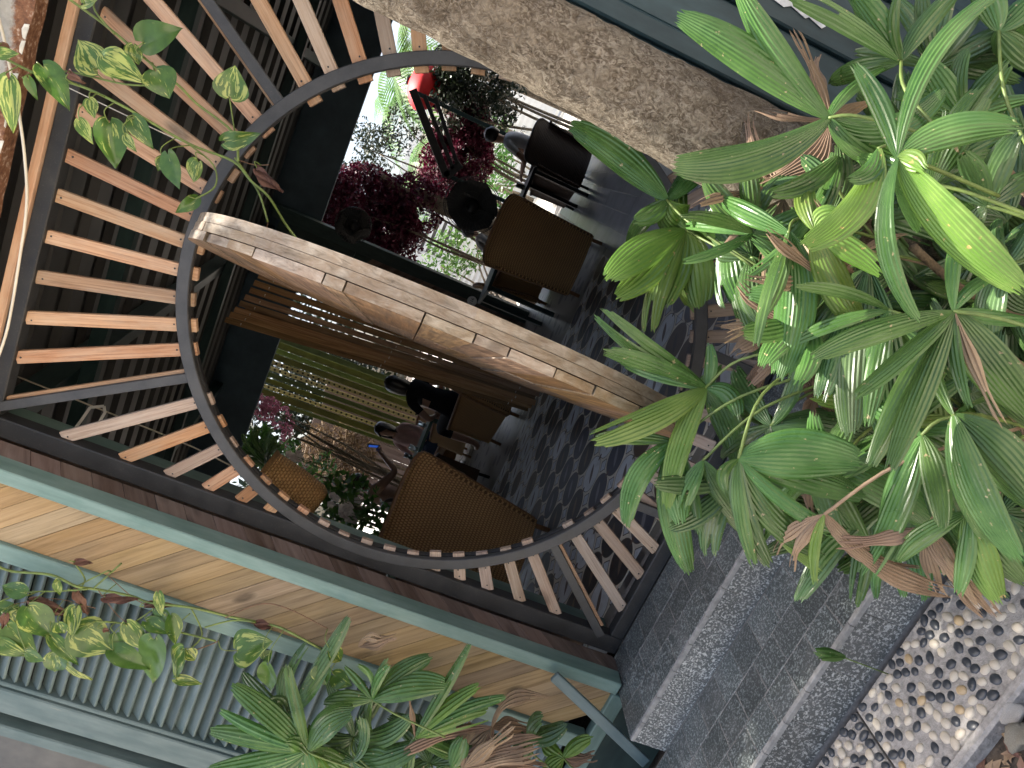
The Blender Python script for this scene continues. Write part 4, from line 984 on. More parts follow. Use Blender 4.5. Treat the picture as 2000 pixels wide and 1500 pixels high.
def chair(loc, rz, label, wt=.6, wb=.52, h=.86, dp=.58, mat='wick', arms=True, group=None):
    """armchair facing local +y; the woven back is at local -y"""
    t = thing('wicker_chair', loc, label, 'chair', group); t.rotation_euler.z = rz
    MW = Matrix.Translation(V(loc)) @ Matrix.Rotation(rz, 4, 'Z'); W[t] = MW; t.matrix_basis = MW
    def back(u, v):
        w = wb + (wt - wb) * v; s_ = (u - .5) * 2
        return (s_ * w / 2, -dp / 2 - .1 * v ** 1.5 + .05 * s_ * s_, .1 + (h - .1) * v - (.05 * abs(s_) ** 6 * v))
    link('back_panel', sheet_grid(back, 16, 10, .02), MW, t, M[mat])
    rim = [MW @ V(back(u, v)) for u, v in [(0, .02), (0, .3), (0, .6), (0, .9), (.03, 1), (.25, 1), (.5, 1), (.75, 1), (.97, 1), (1, .9), (1, .6), (1, .3), (1, .02)]]
    tube('back_rim', smooth_path(rim, 3), .016, M['rattan'] if mat != 'wick_d' else M[mat], t, 8)
    if arms:
        for s_ in (-1, 1):
            def arm(u, v, s_=s_):
                w = wb + (wt - wb) * v * .8; top = (h - .16) * (1 - u) + .58 * u
                return (s_ * w / 2 * (1 - .04 * u), -dp / 2 + dp * u - .08 * v * (1 - u), .12 + (top - .12) * v)
            link('arm_panel', sheet_grid(arm, 10, 8, .018 * -s_), MW, t, M[mat])
            tube('arm_rim', smooth_path([MW @ V(arm(u, 1)) for u in (0, .3, .6, .9, 1)], 3), .017, M['rattan'] if mat != 'wick_d' else M[mat], t, 8)
    sm = box_mesh(wb - .05, dp - .04, .09, .02); link('seat', sm, MW @ Matrix.Translation((0, 0, .38)), t, M['wick_d'] if mat == 'wick_d' else M['rattan'])
    for sx in (-1, 1):
        for sy in (-1, 1):
            tube('leg', [MW @ V((sx * (wb / 2 - .03), sy * (dp / 2 - .03), .0)), MW @ V((sx * (wb / 2 - .04), sy * (dp / 2 - .05), .36))], .017, M['rattan'] if mat != 'wick_d' else M['black'], t, 8)
    return t
F0 = FZ - .0
chair((-1.62, 1.72, F0), math.radians(24), 'brown wicker armchair with flared high back just inside the gate', .8, .5, 1.0, .56, 'wick')
chair((.07, 4.32, F0), math.radians(8), 'honey brown wicker armchair with its back to the gate before the pedestal fan', .66, .58, .98, .58, 'wick')
chair((.86, 6.75, F0), math.radians(35), 'dark wicker armchair of the man in the white shirt', .64, .58, .88, .58, 'wick_d')
chair((-1.62, 4.55, F0), math.radians(60), 'wicker armchair behind the wooden strip blind, seating the woman in black', .6, .55, .8, .58, 'wick')
chair((-2.95, 6.35, F0), math.radians(150), 'wicker armchair at the green table, seating the woman in pink', .6, .55, .8, .55, 'wick_l')
chair((-2.62, 4.3, F0), math.radians(-52), 'dark brown wicker armchair of the person raising a phone', .6, .55, .92, .56, 'wick_d')
chair((-.38, 5.9, F0), math.radians(-80), 'brown wicker chair beside the narrow dark table', .58, .54, .84, .55, 'wick')

def table(loc, rz, sx, sy, h, mat, label):
    t = thing('table', loc, label, 'table'); MW = Matrix.Translation(V(loc)) @ Matrix.Rotation(rz, 4, 'Z'); W[t] = MW; t.matrix_basis = MW
    link('table_top', box_mesh(sx, sy, .035, .004), MW @ Matrix.Translation((0, 0, h - .0175)), t, mat)
    for a in (-1, 1):
        for b in (-1, 1): link('leg', box_mesh(.045, .045, h - .037, .003), MW @ Matrix.Translation((a * (sx / 2 - .05), b * (sy / 2 - .05), (h - .037) / 2)), t, mat)
    return t
M['tgreen'] = plain('green_table_paint', (0.02, 0.085, 0.06), 0.35, nscale=6)
table((-.42, 5.2, F0), math.radians(26), .62, .62, .76, M['darkgreen'], 'narrow dark green table with a round number tag at its edge')
table((-2.75, 5.5, F0), math.radians(22), .8, .62, .72, M['tgreen'], 'bottle green table between the three seated women')
table((.35, 6.3, F0), math.radians(20), .7, .6, .72, M['black'], 'black table with drinks beside the man in the white shirt')
dsk = link('number_tag', lathe_mesh([(0.001, 0), (.05, 0), (.05, .006), (.001, .006)], 24), frame_mat(on(922, 588, 'y', 4.62), V((1, 0, 0)), V((.1, -1, .15))), None, M['white']); tag(dsk, 'round white number tag hanging by the narrow dark table', 'tag')
def text_on(name, body, size, mw, mat, parent):
    cu = bpy.data.curves.new('t', 'FONT'); cu.body = body; cu.size = size; cu.align_x = 'CENTER'; cu.align_y = 'CENTER'; cu.extrude = .0008
    tmp = bpy.data.objects.new('t', cu); col.objects.link(tmp); me = bpy.data.meshes.new_from_object(tmp.evaluated_get(bpy.context.evaluated_depsgraph_get()))
    bpy.data.objects.remove(tmp); me.materials.clear(); return link(name, me, mw, parent, mat)
text_on('number', '116', .045, W[dsk] @ Matrix.Translation((0, 0, .0075)), M['black'], dsk)
M['glass'] = MT('drink_glass', .05).m; gb = M['glass'].node_tree.nodes['Principled BSDF']; gb.inputs['Transmission Weight'].default_value = .9; gb.inputs['Base Color'].default_value = (.9, .95, .95, 1)
M['juice'] = plain('yellow_drink', (0.6, 0.4, 0.04), 0.2, nscale=5)
M['tea'] = plain('pale_drink', (0.4, 0.36, 0.2), 0.2, nscale=5)
def glass(loc, label, mk):
    t = thing('drinking_glass', loc, label, 'glass')
    link('tumbler', lathe_mesh([(.001, 0), (.028, 0), (.034, .11), (.031, .11), (.026, .008), (.001, .008)], 16), V(loc), t, M['glass'])
    link('drink', lathe_mesh([(.001, .009), (.025, .009), (.029, .075), (.001, .075)], 16), V(loc), t, M[mk])
for x, y, mk, lb in ((.2, 6.12, 'juice', 'glass of yellow juice at the near corner of the black table'), (.34, 6.3, 'juice', 'glass of yellow juice in the middle of the black table'), (.5, 6.22, 'tea', 'glass of pale tea on the black table by the man in white')):
    glass((x, y, F0 + .721), lb, mk)
for x, y, lb in ((-2.72, 5.3, 'glass of pale tea at the front of the green table'), (-2.5, 5.55, 'glass of pale tea on the green table by the woman in black'), (-2.98, 5.62, 'glass of pale tea on the green table before the woman in pink')):
    glass((x, y, F0 + .721), lb, 'tea')

# ------------------------------------------------------------------ fans
def fan_blades(t, C_, n, r, mat):
    n = V(n).normalized(); fm = frame_mat(C_, n.orthogonal(), n)
    for q, rr in ((0, r), (.06, r), (.0, r * .55), (.06, r * .55)):
        tube('guard_ring', [fm @ V((rr * math.cos(a), rr * math.sin(a), q - .03)) for a in [2 * math.pi * i / 36 for i in range(36)]], .004, mat, t, 6, True)
    for k in range(40):
        a = 2 * math.pi * k / 40; d = V((math.cos(a), math.sin(a), 0))
        tube('guard_wire', [fm @ (d * .05 + V((0, 0, .05))), fm @ (d * r * .7 + V((0, 0, .045))), fm @ (d * r + V((0, 0, .03)))], .0022, mat, t, 5)
    for k in range(5):
        a = 2 * math.pi * k / 5; v, f = [], []
        for i in range(7):
            q = .05 + (r * .9 - .05) * i / 6; wd = .06 + .15 * math.sin(math.pi * min(1, i / 6 * .9))
            for s_ in (-1, 1): v.append(V((q, s_ * wd * .8, s_ * .018)))
        for i in range(6): f.append((2 * i, 2 * i + 1, 2 * i + 3, 2 * i + 2))
        link('blade', mesh(v, f), fm @ Matrix.Rotation(a, 4, 'Z'), t, M['black'])
    link('hub', lathe_mesh([(.001, .06), (.06, .05), (.075, .0), (.07, -.12), (.001, -.16)], 20), fm, t, M['black'])
fc = on(922, 402, 'y', 4.95)
pf = thing('pedestal_fan', (fc.x, 5.0, F0), 'black pedestal fan with round wire guard beside the wicker armchair', 'fan')
fan_blades(pf, fc, (-.3, -1, .1), .29, M['black'])
tube('pole', [V((fc.x, 5.05, F0 + .02)), V((fc.x, 5.05, fc.z - .05))], .016, M['black'], pf); link('base', lathe_mesh([(.001, .03), (.1, .03), (.2, .012), (.2, 0), (.001, 0)], 24), V((fc.x, 5.05, F0)), pf, M['black'])
f2 = on(690, 440, 'y', 6.5); wf = thing('wall_fan', f2, 'black wall fan fixed high on the dark green post', 'fan')
fan_blades(wf, f2, (.1, -1, -.3), .22, M['black']); bar('fan_arm', f2 + V((0, .08, 0)), f2 + V((-.12, .3, .1)), (0, 0, 1), .03, .03, M['black'], wf)

# ------------------------------------------------------------------ people
def person(loc, rz, label, skin, shirt, pants, hair_c, hairlen, arms, head_turn=0, lean=0.0, sleeves='short', legs=None, hp=None):
    """seated figure, local +y forward; arms = ((elbow, hand) left, right)"""
    MW = Matrix.Translation(V(loc)) @ Matrix.Rotation(rz, 4, 'Z')
    J, E_, R_, lab = [], [], [], []
    def add(p, r, par, l): J.append(V(p)); R_.append(r); lab.append(l); k = len(J) - 1; (E_.append((par, k)) if par is not None else None); return k
    L_ = lean
    pel = add((0, 0, .5), .125, None, 'p'); ab = add((0, .02 + L_ * .3, .64), .125, pel, 's'); ch = add((0, .02 + L_ * .7, .82), .145, ab, 's'); nb = add((0, .015 + L_, .95), .075, ch, 's')
    nk = add((0, .03 + L_, 1.0), .048, nb, 'k'); jaw = add((0, .055 + L_, 1.07), .062, nk, 'k'); hd = add((0, .05 + L_, 1.14), .088, jaw, 'k'); tp = add((0, .035 + L_, 1.2), .072, hd, 'k')
    for s_, (el, ha) in zip((-1, 1), arms):
        sh = add((s_ * .155, .01 + L_ * .9, .92), .06, nb, 's'); e = add(el, .04, sh, 's' if sleeves == 'long' else 'k'); mid = V(el).lerp(V(ha), .55); m_ = add(mid, .034, e, 's' if sleeves == 'long' else 'k')
        wr = add(ha, .026, m_, 'k'); d = (V(ha) - V(el)).normalized(); sd2 = d.cross(V((0, 0, 1))); sd2 = sd2.normalized() if sd2.length > .05 else V((1, 0, 0)); dn_ = sd2.cross(d)
        pm = add(V(ha) + d * .05, .024, wr, 'k')
        for q in range(4):
            o_ = sd2 * (.024 - .016 * q); Lf = (.066, .076, .07, .055)[q]
            a1 = add(V(ha) + d * .085 + o_, .0095, pm, 'k'); a2 = add(V(ha) + d * (.085 + Lf * .55) + o_ * 1.1 - dn_ * .012, .0085, a1, 'k'); add(V(ha) + d * (.085 + Lf * .85) + o_ * 1.05 - dn_ * .034, .007, a2, 'k')
        a1 = add(V(ha) + d * .04 + sd2 * .034, .011, pm, 'k'); add(V(ha) + d * .078 + sd2 * .046 - dn_ * .02, .008, a1, 'k')
    lg = legs or (((-.12, .42, .5), (-.12, .4, .09)), ((.12, .42, .5), (.12, .4, .09)))
    for s_, (kn, an) in zip((-1, 1), lg):
        h_ = add((s_ * .09, .03, .49), .095, pel, 'p'); k_ = add(kn, .06, h_, 'p'); md = add(V(kn).lerp(V(an), .35), .055, k_, 'p'); a_ = add(an, .036, md, 'p')
        add(V(an) + V((0, .03, -.05)), .04, a_, 'f'); ft = add(V(an) + V((0, .13, -.065)), .032, len(J) - 1, 'f')
    me = bpy.data.meshes.new('m'); me.from_pydata([tuple(p) for p in J], E_, [])
    o = bpy.data.objects.new('tmp', me); col.objects.link(o); md = o.modifiers.new('s', 'SKIN'); md.use_smooth_shade = True
    for i, sv in enumerate(me.skin_vertices[0].data): sv.radius = (R_[i], R_[i]); sv.use_root = (i == 0)
    ss = o.modifiers.new('u', 'SUBSURF'); ss.levels = 1; ss.render_levels = 1
    dg = bpy.context.evaluated_depsgraph_get(); ev_ = o.evaluated_get(dg); bmh = bpy.data.meshes.new_from_object(ev_); bpy.data.objects.remove(o)
    for k in ('k', 's', 'p', 'f'): bmh.materials.append({'k': skin, 's': shirt, 'p': pants, 'f': skin}[k])
    hc = J[hd]
    for v in bmh.vertices:        # a nose, brow and chin on the head
        if v.co.z > 1.03 + 0:
            q = v.co - hc
            if q.y > .03: v.co.y += .028 * math.exp(-((q.x / .018) ** 2 + ((q.z + .005) / .03) ** 2)) - .012 * math.exp(-(((abs(q.x) - .035) / .016) ** 2 + ((q.z - .022) / .014) ** 2))
    for p in bmh.polygons:
        c = p.center; best = min(range(len(E_)), key=lambda k: dseg(c, J[E_[k][0]], J[E_[k][1]])); l = lab[E_[best][1]]
        if l == 'k' and sleeves == 'short' and lab[E_[best][0]] == 's' and abs(c.x) > .1 and (c - J[E_[best][0]]).length < .13: l = 's'
        if hp and l == 'p' and c.z < hp: l = 'f'
        p.material_index = 'kspf'.index(l); p.use_smooth = True
    body = link('person', bmh, MW); tag(body, label, 'person')
    rh = random.Random(hash(label) % 1000); v, f = [], []; nu, nv = 20, 12
    for i in range(nv + 1):
        ph = math.pi * i / nv * (.7 if hairlen < .05 else .82)
        for j in range(nu):
            th = 2 * math.pi * j / nu; front = max(0.0, math.sin(th)); cut = 1 - .5 * front ** 1.5
            pp_ = ph * cut; r = .098 + .014 * noise.noise(V((math.cos(th) * 3, math.sin(th) * 3, i * .6)))
            q = V((r * .92 * math.sin(pp_) * math.cos(th), r * 1.06 * math.sin(pp_) * math.sin(th) - .008, r * 1.1 * math.cos(pp_) + .012))
            if hairlen > .05 and i > nv * .6 and math.sin(th) < .35: q.z -= hairlen * (i / nv - .6) / .4
            v.append(q)
    for i in range(nv):
        for j in range(nu): f.append((i * nu + j, i * nu + (j + 1) % nu, (i + 1) * nu + (j + 1) % nu, (i + 1) * nu + j))
    f.append(tuple(range(nu))[::-1])
    link('hair', mesh(v, f, True), MW @ Matrix.Translation(hc) @ Matrix.Rotation(head_turn, 4, 'Z'), body, hair_c)
    for s_ in (-1, 1): link('eye', lathe_mesh([(.001, .006), (.007, .003), (.008, 0), (.001, -.004)], 8), MW @ Matrix.Translation(hc + V((s_ * .032, .074, .02))) @ Matrix.Rotation(-math.pi / 2, 4, 'X'), body, hair_c)
    return body, MW, J
def dseg(c, a, b):
    ab = b - a; t = max(0, min(1, (c - a).dot(ab) / max(ab.length_squared, 1e-9))); return (c - (a + ab * t)).length
def cloth(name, c): return plain(name, c, .85, .2, nscale=9, amt=.2)
SK = plain('skin', (0.42, 0.24, 0.16), .5, nscale=6, amt=.12); HR = plain('dark_hair', (0.012, 0.01, 0.009), .4, nscale=40, amt=.5)
HB = plain('brown_hair', (0.05, 0.025, 0.014), .45, nscale=40, amt=.5)
JN = cloth('blue_jeans', (0.04, 0.06, 0.1)); BK = cloth('black_cloth', (0.012, 0.012, 0.014)); PK = cloth('pink_blouse', (0.5, 0.32, 0.29)); WH = cloth('white_tee', (0.72, 0.72, 0.74)); GY = cloth('grey_shirt', (0.16, 0.155, 0.15)); TN = cloth('beige_top', (0.42, 0.27, 0.2))
REST = (((-.24, .12, .68), (-.16, .34, .64)), ((.24, .12, .68), (.16, .34, .64)))
LAP = (((-.24, .05, .68), (-.08, .25, .62)), ((.24, .05, .68), (.08, .25, .62)))
hw = on(968, 250, 'y', 6.8)
b_, mw_, J_ = person((hw.x + .02, 6.8, F0 + hw.z - 1.1), math.radians(62), 'man in a white T-shirt leaning over the black table', SK, WH, BK, HR, .0, REST, lean=.08)
text_on('shirt_print', 'FC CH', .075, mw_ @ Matrix.Translation((.0, -.115, .83)) @ Matrix.Rotation(math.pi / 2, 4, 'X'), M['black'], b_)
hb_ = on(767, 745, 'y', 4.75); person((hb_.x, 4.75, F0 + hb_.z - 1.13), math.radians(48), 'woman in a black top seated behind the strip blind', SK, BK, BK, HR, .12, LAP, sleeves='short', hp=.34)
hk_ = on(750, 828, 'y', 6.2); person((hk_.x, 6.2, F0 + hk_.z - 1.11), math.radians(160), 'smiling woman in a pink blouse and jeans at the green table', SK, PK, JN, HR, .2, REST, sleeves='long', lean=.06, legs=(((-.1, .44, .5), (-.05, .55, .12)), ((.12, .42, .5), (.1, .35, .09))))
hq_ = on(692, 948, 'y', 4.5); b3, mw3, J3 = person((hq_.x, 4.5, F0 + hq_.z - 1.12), math.radians(-38), 'person in a beige sleeveless top raising a phone', SK, TN, BK, HB, .05, (((-.24, .1, .7), (-.14, .33, .64)), ((.27, .2, .82), (.2, .36, 1.02))), sleeves='none')
ph = link('phone', box_mesh(.07, .009, .14, .003), mw3 @ Matrix.Translation((.2, .42, 1.14)) @ Matrix.Rotation(.3, 4, 'X'), None, M['black']); tag(ph, 'phone with a glowing blue screen held up by the person in beige', 'phone')
es = MT('blue_screen'); es.color((.02, .1, .6)); es.b.inputs['Emission Color'].default_value = (.05, .2, 1, 1); es.b.inputs['Emission Strength'].default_value = .12
link('screen', box_mesh(.05, .001, .1, 0), W[ph] @ Matrix.Translation((0, -.0055, 0)), ph, es.m)
h5 = on(885, 474, 'y', 8.4); person((h5.x, 8.4, FZ - .1 + max(.0, h5.z - 1.15)), math.radians(-70), 'dark-haired person in grey bending forward in the yard behind the fan', SK, GY, BK, HR, .05, REST, lean=.22)
st5 = thing('stool', (h5.x, 8.4, FZ - .1), 'dark stool under the person in grey', 'stool')
link('seat', lathe_mesh([(.001, .42), (.17, .42), (.17, .38), (.001, .38)], 20), W[st5], st5, M['darkgreen'])
for k in range(4): tube('leg', [W[st5].translation + V((.15 * math.cos(k * 1.57), .15 * math.sin(k * 1.57), 0)), W[st5].translation + V((.12 * math.cos(k * 1.57), .12 * math.sin(k * 1.57), .38))], .015, M['darkgreen'], st5)
# sandals under the green table
for k, (u, v) in enumerate(((903, 905), (890, 925))):
    c = on(u, v, 'z', F0 + .01); s_ = thing('sandal', c, ('white sandal lying under the green table, nearer the strip blind', 'white sandal lying under the green table, nearer the dark wicker chair')[k], 'sandal')
    MW = Matrix.Translation(c) @ Matrix.Rotation(.5 + k * .5, 4, 'Z')
    v_ = [(.045 * math.cos(a) * (1.15 if math.sin(a) > 0 else .85), .13 * math.sin(a), 0) for a in [2 * math.pi * i / 20 for i in range(20)]]
    link('sole', mesh(v_ + [(x, y, .02) for x, y, _ in v_], [tuple(range(20))[::-1], tuple(range(20, 40))] + [(i, (i + 1) % 20, (i + 1) % 20 + 20, i + 20) for i in range(20)]), MW, s_, M['white'])
    tube('strap', [MW @ V((-.045, .03, .02)), MW @ V((-.02, .03, .06)), MW @ V((.02, .03, .06)), MW @ V((.045, .03, .02))], .008, M['white'], s_)

# ------------------------------------------------------------------ plants, poles and props in the far openings
def foliage_mesh(blobs, n, size, seed, asp=.45, hang=0.0):
    rr = random.Random(seed); v, f, uv = [], [], []; vol = [b[1][0] * b[1][1] * b[1][2] for b in blobs]; tot = sum(vol)
    for b, vo_ in zip(blobs, vol):
        for k in range(int(n * vo_ / tot)):
            while True:
                p = V((rr.uniform(-1, 1), rr.uniform(-1, 1), rr.uniform(-1, 1)))
                if p.length < 1 and rr.random() < .25 + p.length: break
            c = V(b[0]) + V((p.x * b[1][0], p.y * b[1][1], p.z * b[1][2]))
            if noise.noise(c * 2.7) < -.22: continue
            a = V((rr.gauss(0, 1), rr.gauss(0, 1), rr.gauss(0, .7) - hang)).normalized(); s_ = a.cross(V((rr.gauss(0, 1), rr.gauss(0, 1), rr.gauss(0, 1)))).normalized(); L = size * rr.uniform(.6, 1.25); i = len(v)
            v.extend([c - a * L / 2, c + s_ * L * asp / 2, c + a * L / 2, c - s_ * L * asp / 2]); f.append((i, i + 1, i + 2, i + 3)); uv.extend([(0, 0), (1, .5), (0, .9), (-1, .5)])
    return mesh(v, f, False, uv)
def shrub(name, label, cat, base, blobs, n, size, mat, seed, stems=4, **kw):
    t = thing(name, base, label, cat)
    link('foliage', foliage_mesh(blobs, n, size, seed, **kw), None, t, mat); rr = random.Random(seed)
    for k in range(stems):
        b = rr.choice(blobs); e = V(b[0]); tube('branch', smooth_path([V(base) + V((rr.uniform(-.1, .1), rr.uniform(-.1, .1), -.05)), V(base).lerp(e, .5) + V((rr.uniform(-.15, .15), 0, rr.uniform(0, .3))), e], 5), [.03 - .0022 * i for i in range(11)], M['bark'], t)
    return t
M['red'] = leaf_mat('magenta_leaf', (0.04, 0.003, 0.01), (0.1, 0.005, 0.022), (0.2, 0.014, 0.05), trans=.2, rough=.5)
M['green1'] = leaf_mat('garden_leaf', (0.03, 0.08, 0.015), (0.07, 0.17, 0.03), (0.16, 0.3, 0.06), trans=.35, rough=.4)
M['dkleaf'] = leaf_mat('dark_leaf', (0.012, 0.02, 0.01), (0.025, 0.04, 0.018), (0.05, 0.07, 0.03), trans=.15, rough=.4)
M['pinkfl'] = leaf_mat('pink_blossom', (0.3, 0.09, 0.15), (0.45, 0.16, 0.24), (0.62, 0.32, 0.38), trans=.3, rough=.6)
M['whitefl'] = leaf_mat('white_petal', (0.55, 0.45, 0.4), (0.7, 0.62, 0.56), (0.8, 0.75, 0.7), trans=.3, rough=.6)
M['drygrass'] = leaf_mat('dry_plume', (0.08, 0.05, 0.028), (0.15, 0.1, 0.055), (0.3, 0.22, 0.13), trans=.2, rough=.8)
o9 = lambda u, v, y: tuple(on(u, v, 'y', y))
GY0 = FZ - .1
shrub('red_shrub', 'magenta-leaved shrub filling the garden opening beside the dark green post', 'shrub', (o9(720, 420, 9)[0], 9, GY0), [(o9(700, 410, 9), (.75, .5, .65)), (o9(750, 420, 9), (.65, .5, .6)), (o9(655, 400, 8.6), (.5, .4, .5)), (o9(810, 400, 9), (.5, .4, .5)), (o9(780, 470, 9), (.45, .3, .4))], 26000, .085, M['red'], 41)
shrub('red_shrub', 'magenta-leaved shrub in the garden behind the wooden rack', 'shrub', (o9(900, 300, 9.6)[0], 9.6, GY0), [(o9(905, 280, 9.6), (.62, .4, .5)), (o9(880, 330, 9.6), (.5, .4, .55)), (o9(925, 320, 9.6), (.4, .4, .35)), (o9(895, 235, 9.6), (.6, .4, .5))], 19000, .08, M['red'], 42)
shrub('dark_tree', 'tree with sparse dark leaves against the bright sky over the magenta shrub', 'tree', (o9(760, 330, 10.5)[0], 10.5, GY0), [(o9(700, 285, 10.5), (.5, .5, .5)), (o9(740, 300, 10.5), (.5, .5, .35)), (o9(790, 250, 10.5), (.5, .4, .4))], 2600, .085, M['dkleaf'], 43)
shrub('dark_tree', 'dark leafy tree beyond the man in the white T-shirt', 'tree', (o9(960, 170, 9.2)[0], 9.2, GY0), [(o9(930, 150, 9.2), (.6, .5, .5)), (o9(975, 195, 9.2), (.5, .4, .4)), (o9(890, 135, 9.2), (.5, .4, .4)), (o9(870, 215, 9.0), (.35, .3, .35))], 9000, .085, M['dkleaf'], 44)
shrub('hedge_shrub', 'bright green shrub behind the person in grey', 'shrub', (o9(860, 540, 12)[0], 12, GY0), [(o9(860, 520, 12), (.9, .5, .5)), (o9(930, 470, 12), (.8, .5, .4))], 1600, .12, M['green1'], 45)
shrub('hedge_shrub', 'bright green shrub beside the white railings', 'shrub', (o9(950, 300, 13)[0], 13, GY0), [(o9(955, 300, 13), (.9, .5, .5)), (o9(970, 360, 13), (.8, .5, .35))], 1500, .12, M['green1'], 46)
def feather_palm(base, top, n, L, label, seed):
    t = thing('garden_palm', base, label, 'palm'); rr = random.Random(seed); b, e = V(base), V(top)
    tube('trunk', smooth_path([b, b.lerp(e, .5) + V((.1, 0, 0)), e], 5), .07, M['bark'], t, 10)
    for k in range(n):
        a = 2 * math.pi * k / n + rr.uniform(-.2, .2); up = rr.uniform(.1, .9); d = V((math.cos(a), math.sin(a), 0))
        pts = [e + d * (L * s_) + V((0, 0, up * L * s_ * 1.1 - L * 1.0 * s_ * s_)) for s_ in [i / 12 for i in range(13)]]
        v, f = [], []
        for i in range(1, 13):
            tg = (pts[i] - pts[i - 1]).normalized(); sd3 = tg.cross(V((0, 0, 1))).normalized()
            for s_ in (-1, 1):
                for q in (0, .5):
                    c = pts[i - 1].lerp(pts[i], q); l_ = L * .3 * math.sin(math.pi * (i / 13) ** .7) + .05; tip = c + (sd3 * s_ + tg * .6 + V((0, 0, -.35))).normalized() * l_; w = tg * .022; j = len(v)
                    v.extend([c - w, c + w, tip]); f.append((j, j + 1, j + 2))
        link('frond', mesh([p - e for p in v], f), e, t, M['green1'])
feather_palm((1.3, 13, GY0), o9(775, 190, 13), 12, 1.5, 'pale green garden palm seen against the sky in the right-hand opening', 51)
feather_palm((.2, 14.5, GY0), o9(800, 330, 14.5), 11, 1.4, 'garden palm lower behind the magenta shrubs', 52)
feather_palm((1.9, 10.2, GY0), o9(790, 105, 10.2), 12, 1.3, 'dark fronded palm beside the red lantern', 53)
gt = thing('bare_tree', (o9(830, 395, 8.9)[0], 8.9, GY0), 'thick brown tree trunk standing among the magenta shrubs', 'tree')
tube('trunk', smooth_path([V(o9(745, 345, 8.9)), V(o9(790, 378, 8.9)), V(o9(860, 400, 8.9)), V((o9(880, 410, 8.9)[0], 8.9, GY0 - .05))], 6), [.06 + .006 * i for i in range(19)], M['bark'], gt, 14)
tube('limb', smooth_path([V(o9(790, 378, 8.9)), V(o9(740, 390, 9.0)), V(o9(690, 380, 9.1))], 5), .045, M['bark'], gt, 10)
# red lantern
lc = on(832, 172, 'y', 9.3); ln = thing('red_lantern', lc, 'round red paper lantern hanging in the garden', 'lantern')
M['lred'] = plain('red_paper', (0.65, 0.02, 0.025), .6, nscale=6, amt=.15)
pr = [(.05, -.27)] + [(.36 * math.sin(math.pi * (i + .6) / 13.2) ** .8 + (.006 if i % 2 else 0), -.27 + .54 * (i + .5) / 12) for i in range(12)] + [(.05, .27)]
link('shade', lathe_mesh(pr, 28), lc, ln, M['lred']); link('cap', lathe_mesh([(.001, .27), (.07, .27), (.07, .31), (.001, .31)], 16), lc, ln, M['black']); tube('cord', [lc + V((0, 0, .3)), lc + V((0, 0, 1.6))], .006, M['black'], ln); link('tassel', lathe_mesh([(.012, -.27), (.02, -.3), (.028, -.5)], 10), lc, ln, M['lred'])
# dark wooden rack in the garden
rk = thing('wooden_rack', (.7, 8.7, GY0), 'dark wooden slatted rack standing in front of the red lantern', 'rack')
for a, b, w in (((806, 175), (872, 345), .12), ((828, 185), (885, 330), .06), ((850, 190), (893, 320), .06), ((870, 345), (900, 320), .12)):
    bar('slat', on(*a, 'y', 8.7), on(*b, 'y', 8.7), (0, -1, 0), w, .03, M['black'], rk)
for u, v in ((806, 178), (868, 340)):
    p = on(u, v, 'y', 8.73); box('post', (p.x - .03, 8.72, GY0), (p.x + .03, 8.78, p.z), M['darkgreen'], rk)
# white railings and pale house far behind
hs = thing('pale_house', (0, 19, GY0), 'pale rendered house behind the garden palms', 'house')
M['render'] = plain('pale_render', (0.78, 0.77, 0.73), .8, nscale=2, amt=.06)
box('wall', (-3.5, 18, GY0), (6, 24, 3.0), M['render'], hs); box('roof', (-3.9, 17.6, 3.02), (6.4, 24.4, 3.25), M['white'], hs)
for x in (-2.4, -.6, 1.2, 3.0):
    wd = box('window', (x, 17.96, 1.0), (x + 1.0, 17.995, 2.2), M['panel'], hs, 0)
    for k in range(6): box('shutter_slat', (x + .02, 17.93, 1.05 + k * .19), (x + .98, 17.955, 1.15 + k * .19), M['white'], wd, 0)
for gx, lb in ((1.5, 'white slatted garden railing beyond the man in the white T-shirt'), (-2.2, 'white slatted garden railing behind the person in grey')):
    rl_ = thing('garden_railing', (gx, 14.2, GY0), lb, 'railing')
    for k in range(9): box('rail_slat', (gx - 1.2, 14.2, GY0 + .15 + k * .13), (gx + 1.2, 14.23, GY0 + .22 + k * .13), M['white'], rl_, 0)
    for x in (-1.2, 0, 1.2): box('post', (gx + x - .04, 14.235, GY0), (gx + x + .04, 14.3, GY0 + 1.35), M['white'], rl_, 0)
# olive and cream poles in the left-hand opening
def perf_mat():
    s = MT('cream_perforated', .5); mp = s.coord('Object'); sx = s.n('ShaderNodeSeparateXYZ'); s.l(mp.outputs[0], sx.inputs[0])
    a = s.math('SUBTRACT', s.math('FRACT', s.math('MULTIPLY', sx.outputs[0], 11)), .5); b = s.math('MULTIPLY', sx.outputs[1], 11)
    d = s.math('SQRT', s.math('ADD', s.math('MULTIPLY', a, a), s.math('MULTIPLY', b, b))); s.color(s.mix(s.math('LESS_THAN', d, .2), (0.55, 0.47, 0.27), (0.03, 0.025, 0.02))); return s.m
M['perf'] = perf_mat(); M['olive'] = plain('olive_pole', (0.22, 0.23, 0.05), .4, nscale=5, amt=.3); M['olive2'] = plain('green_pole', (0.15, 0.2, 0.06), .4, nscale=5, amt=.3)
SK_ = [('olive2', 11), ('olive', 13), ('olive2', 10), ('olive', 12), ('perf', 8), ('perf', 8), ('olive2', 9), ('olive', 10), ('perf', 7), ('olive', 13), ('olive2', 8)]
WD = ('first', 'second', 'third', 'fourth', 'fifth', 'sixth', 'seventh', 'eighth', 'ninth', 'tenth', 'eleventh'); KN = {'olive': 'olive hanging slat', 'olive2': 'green hanging slat', 'perf': 'cream perforated hanging slat'}
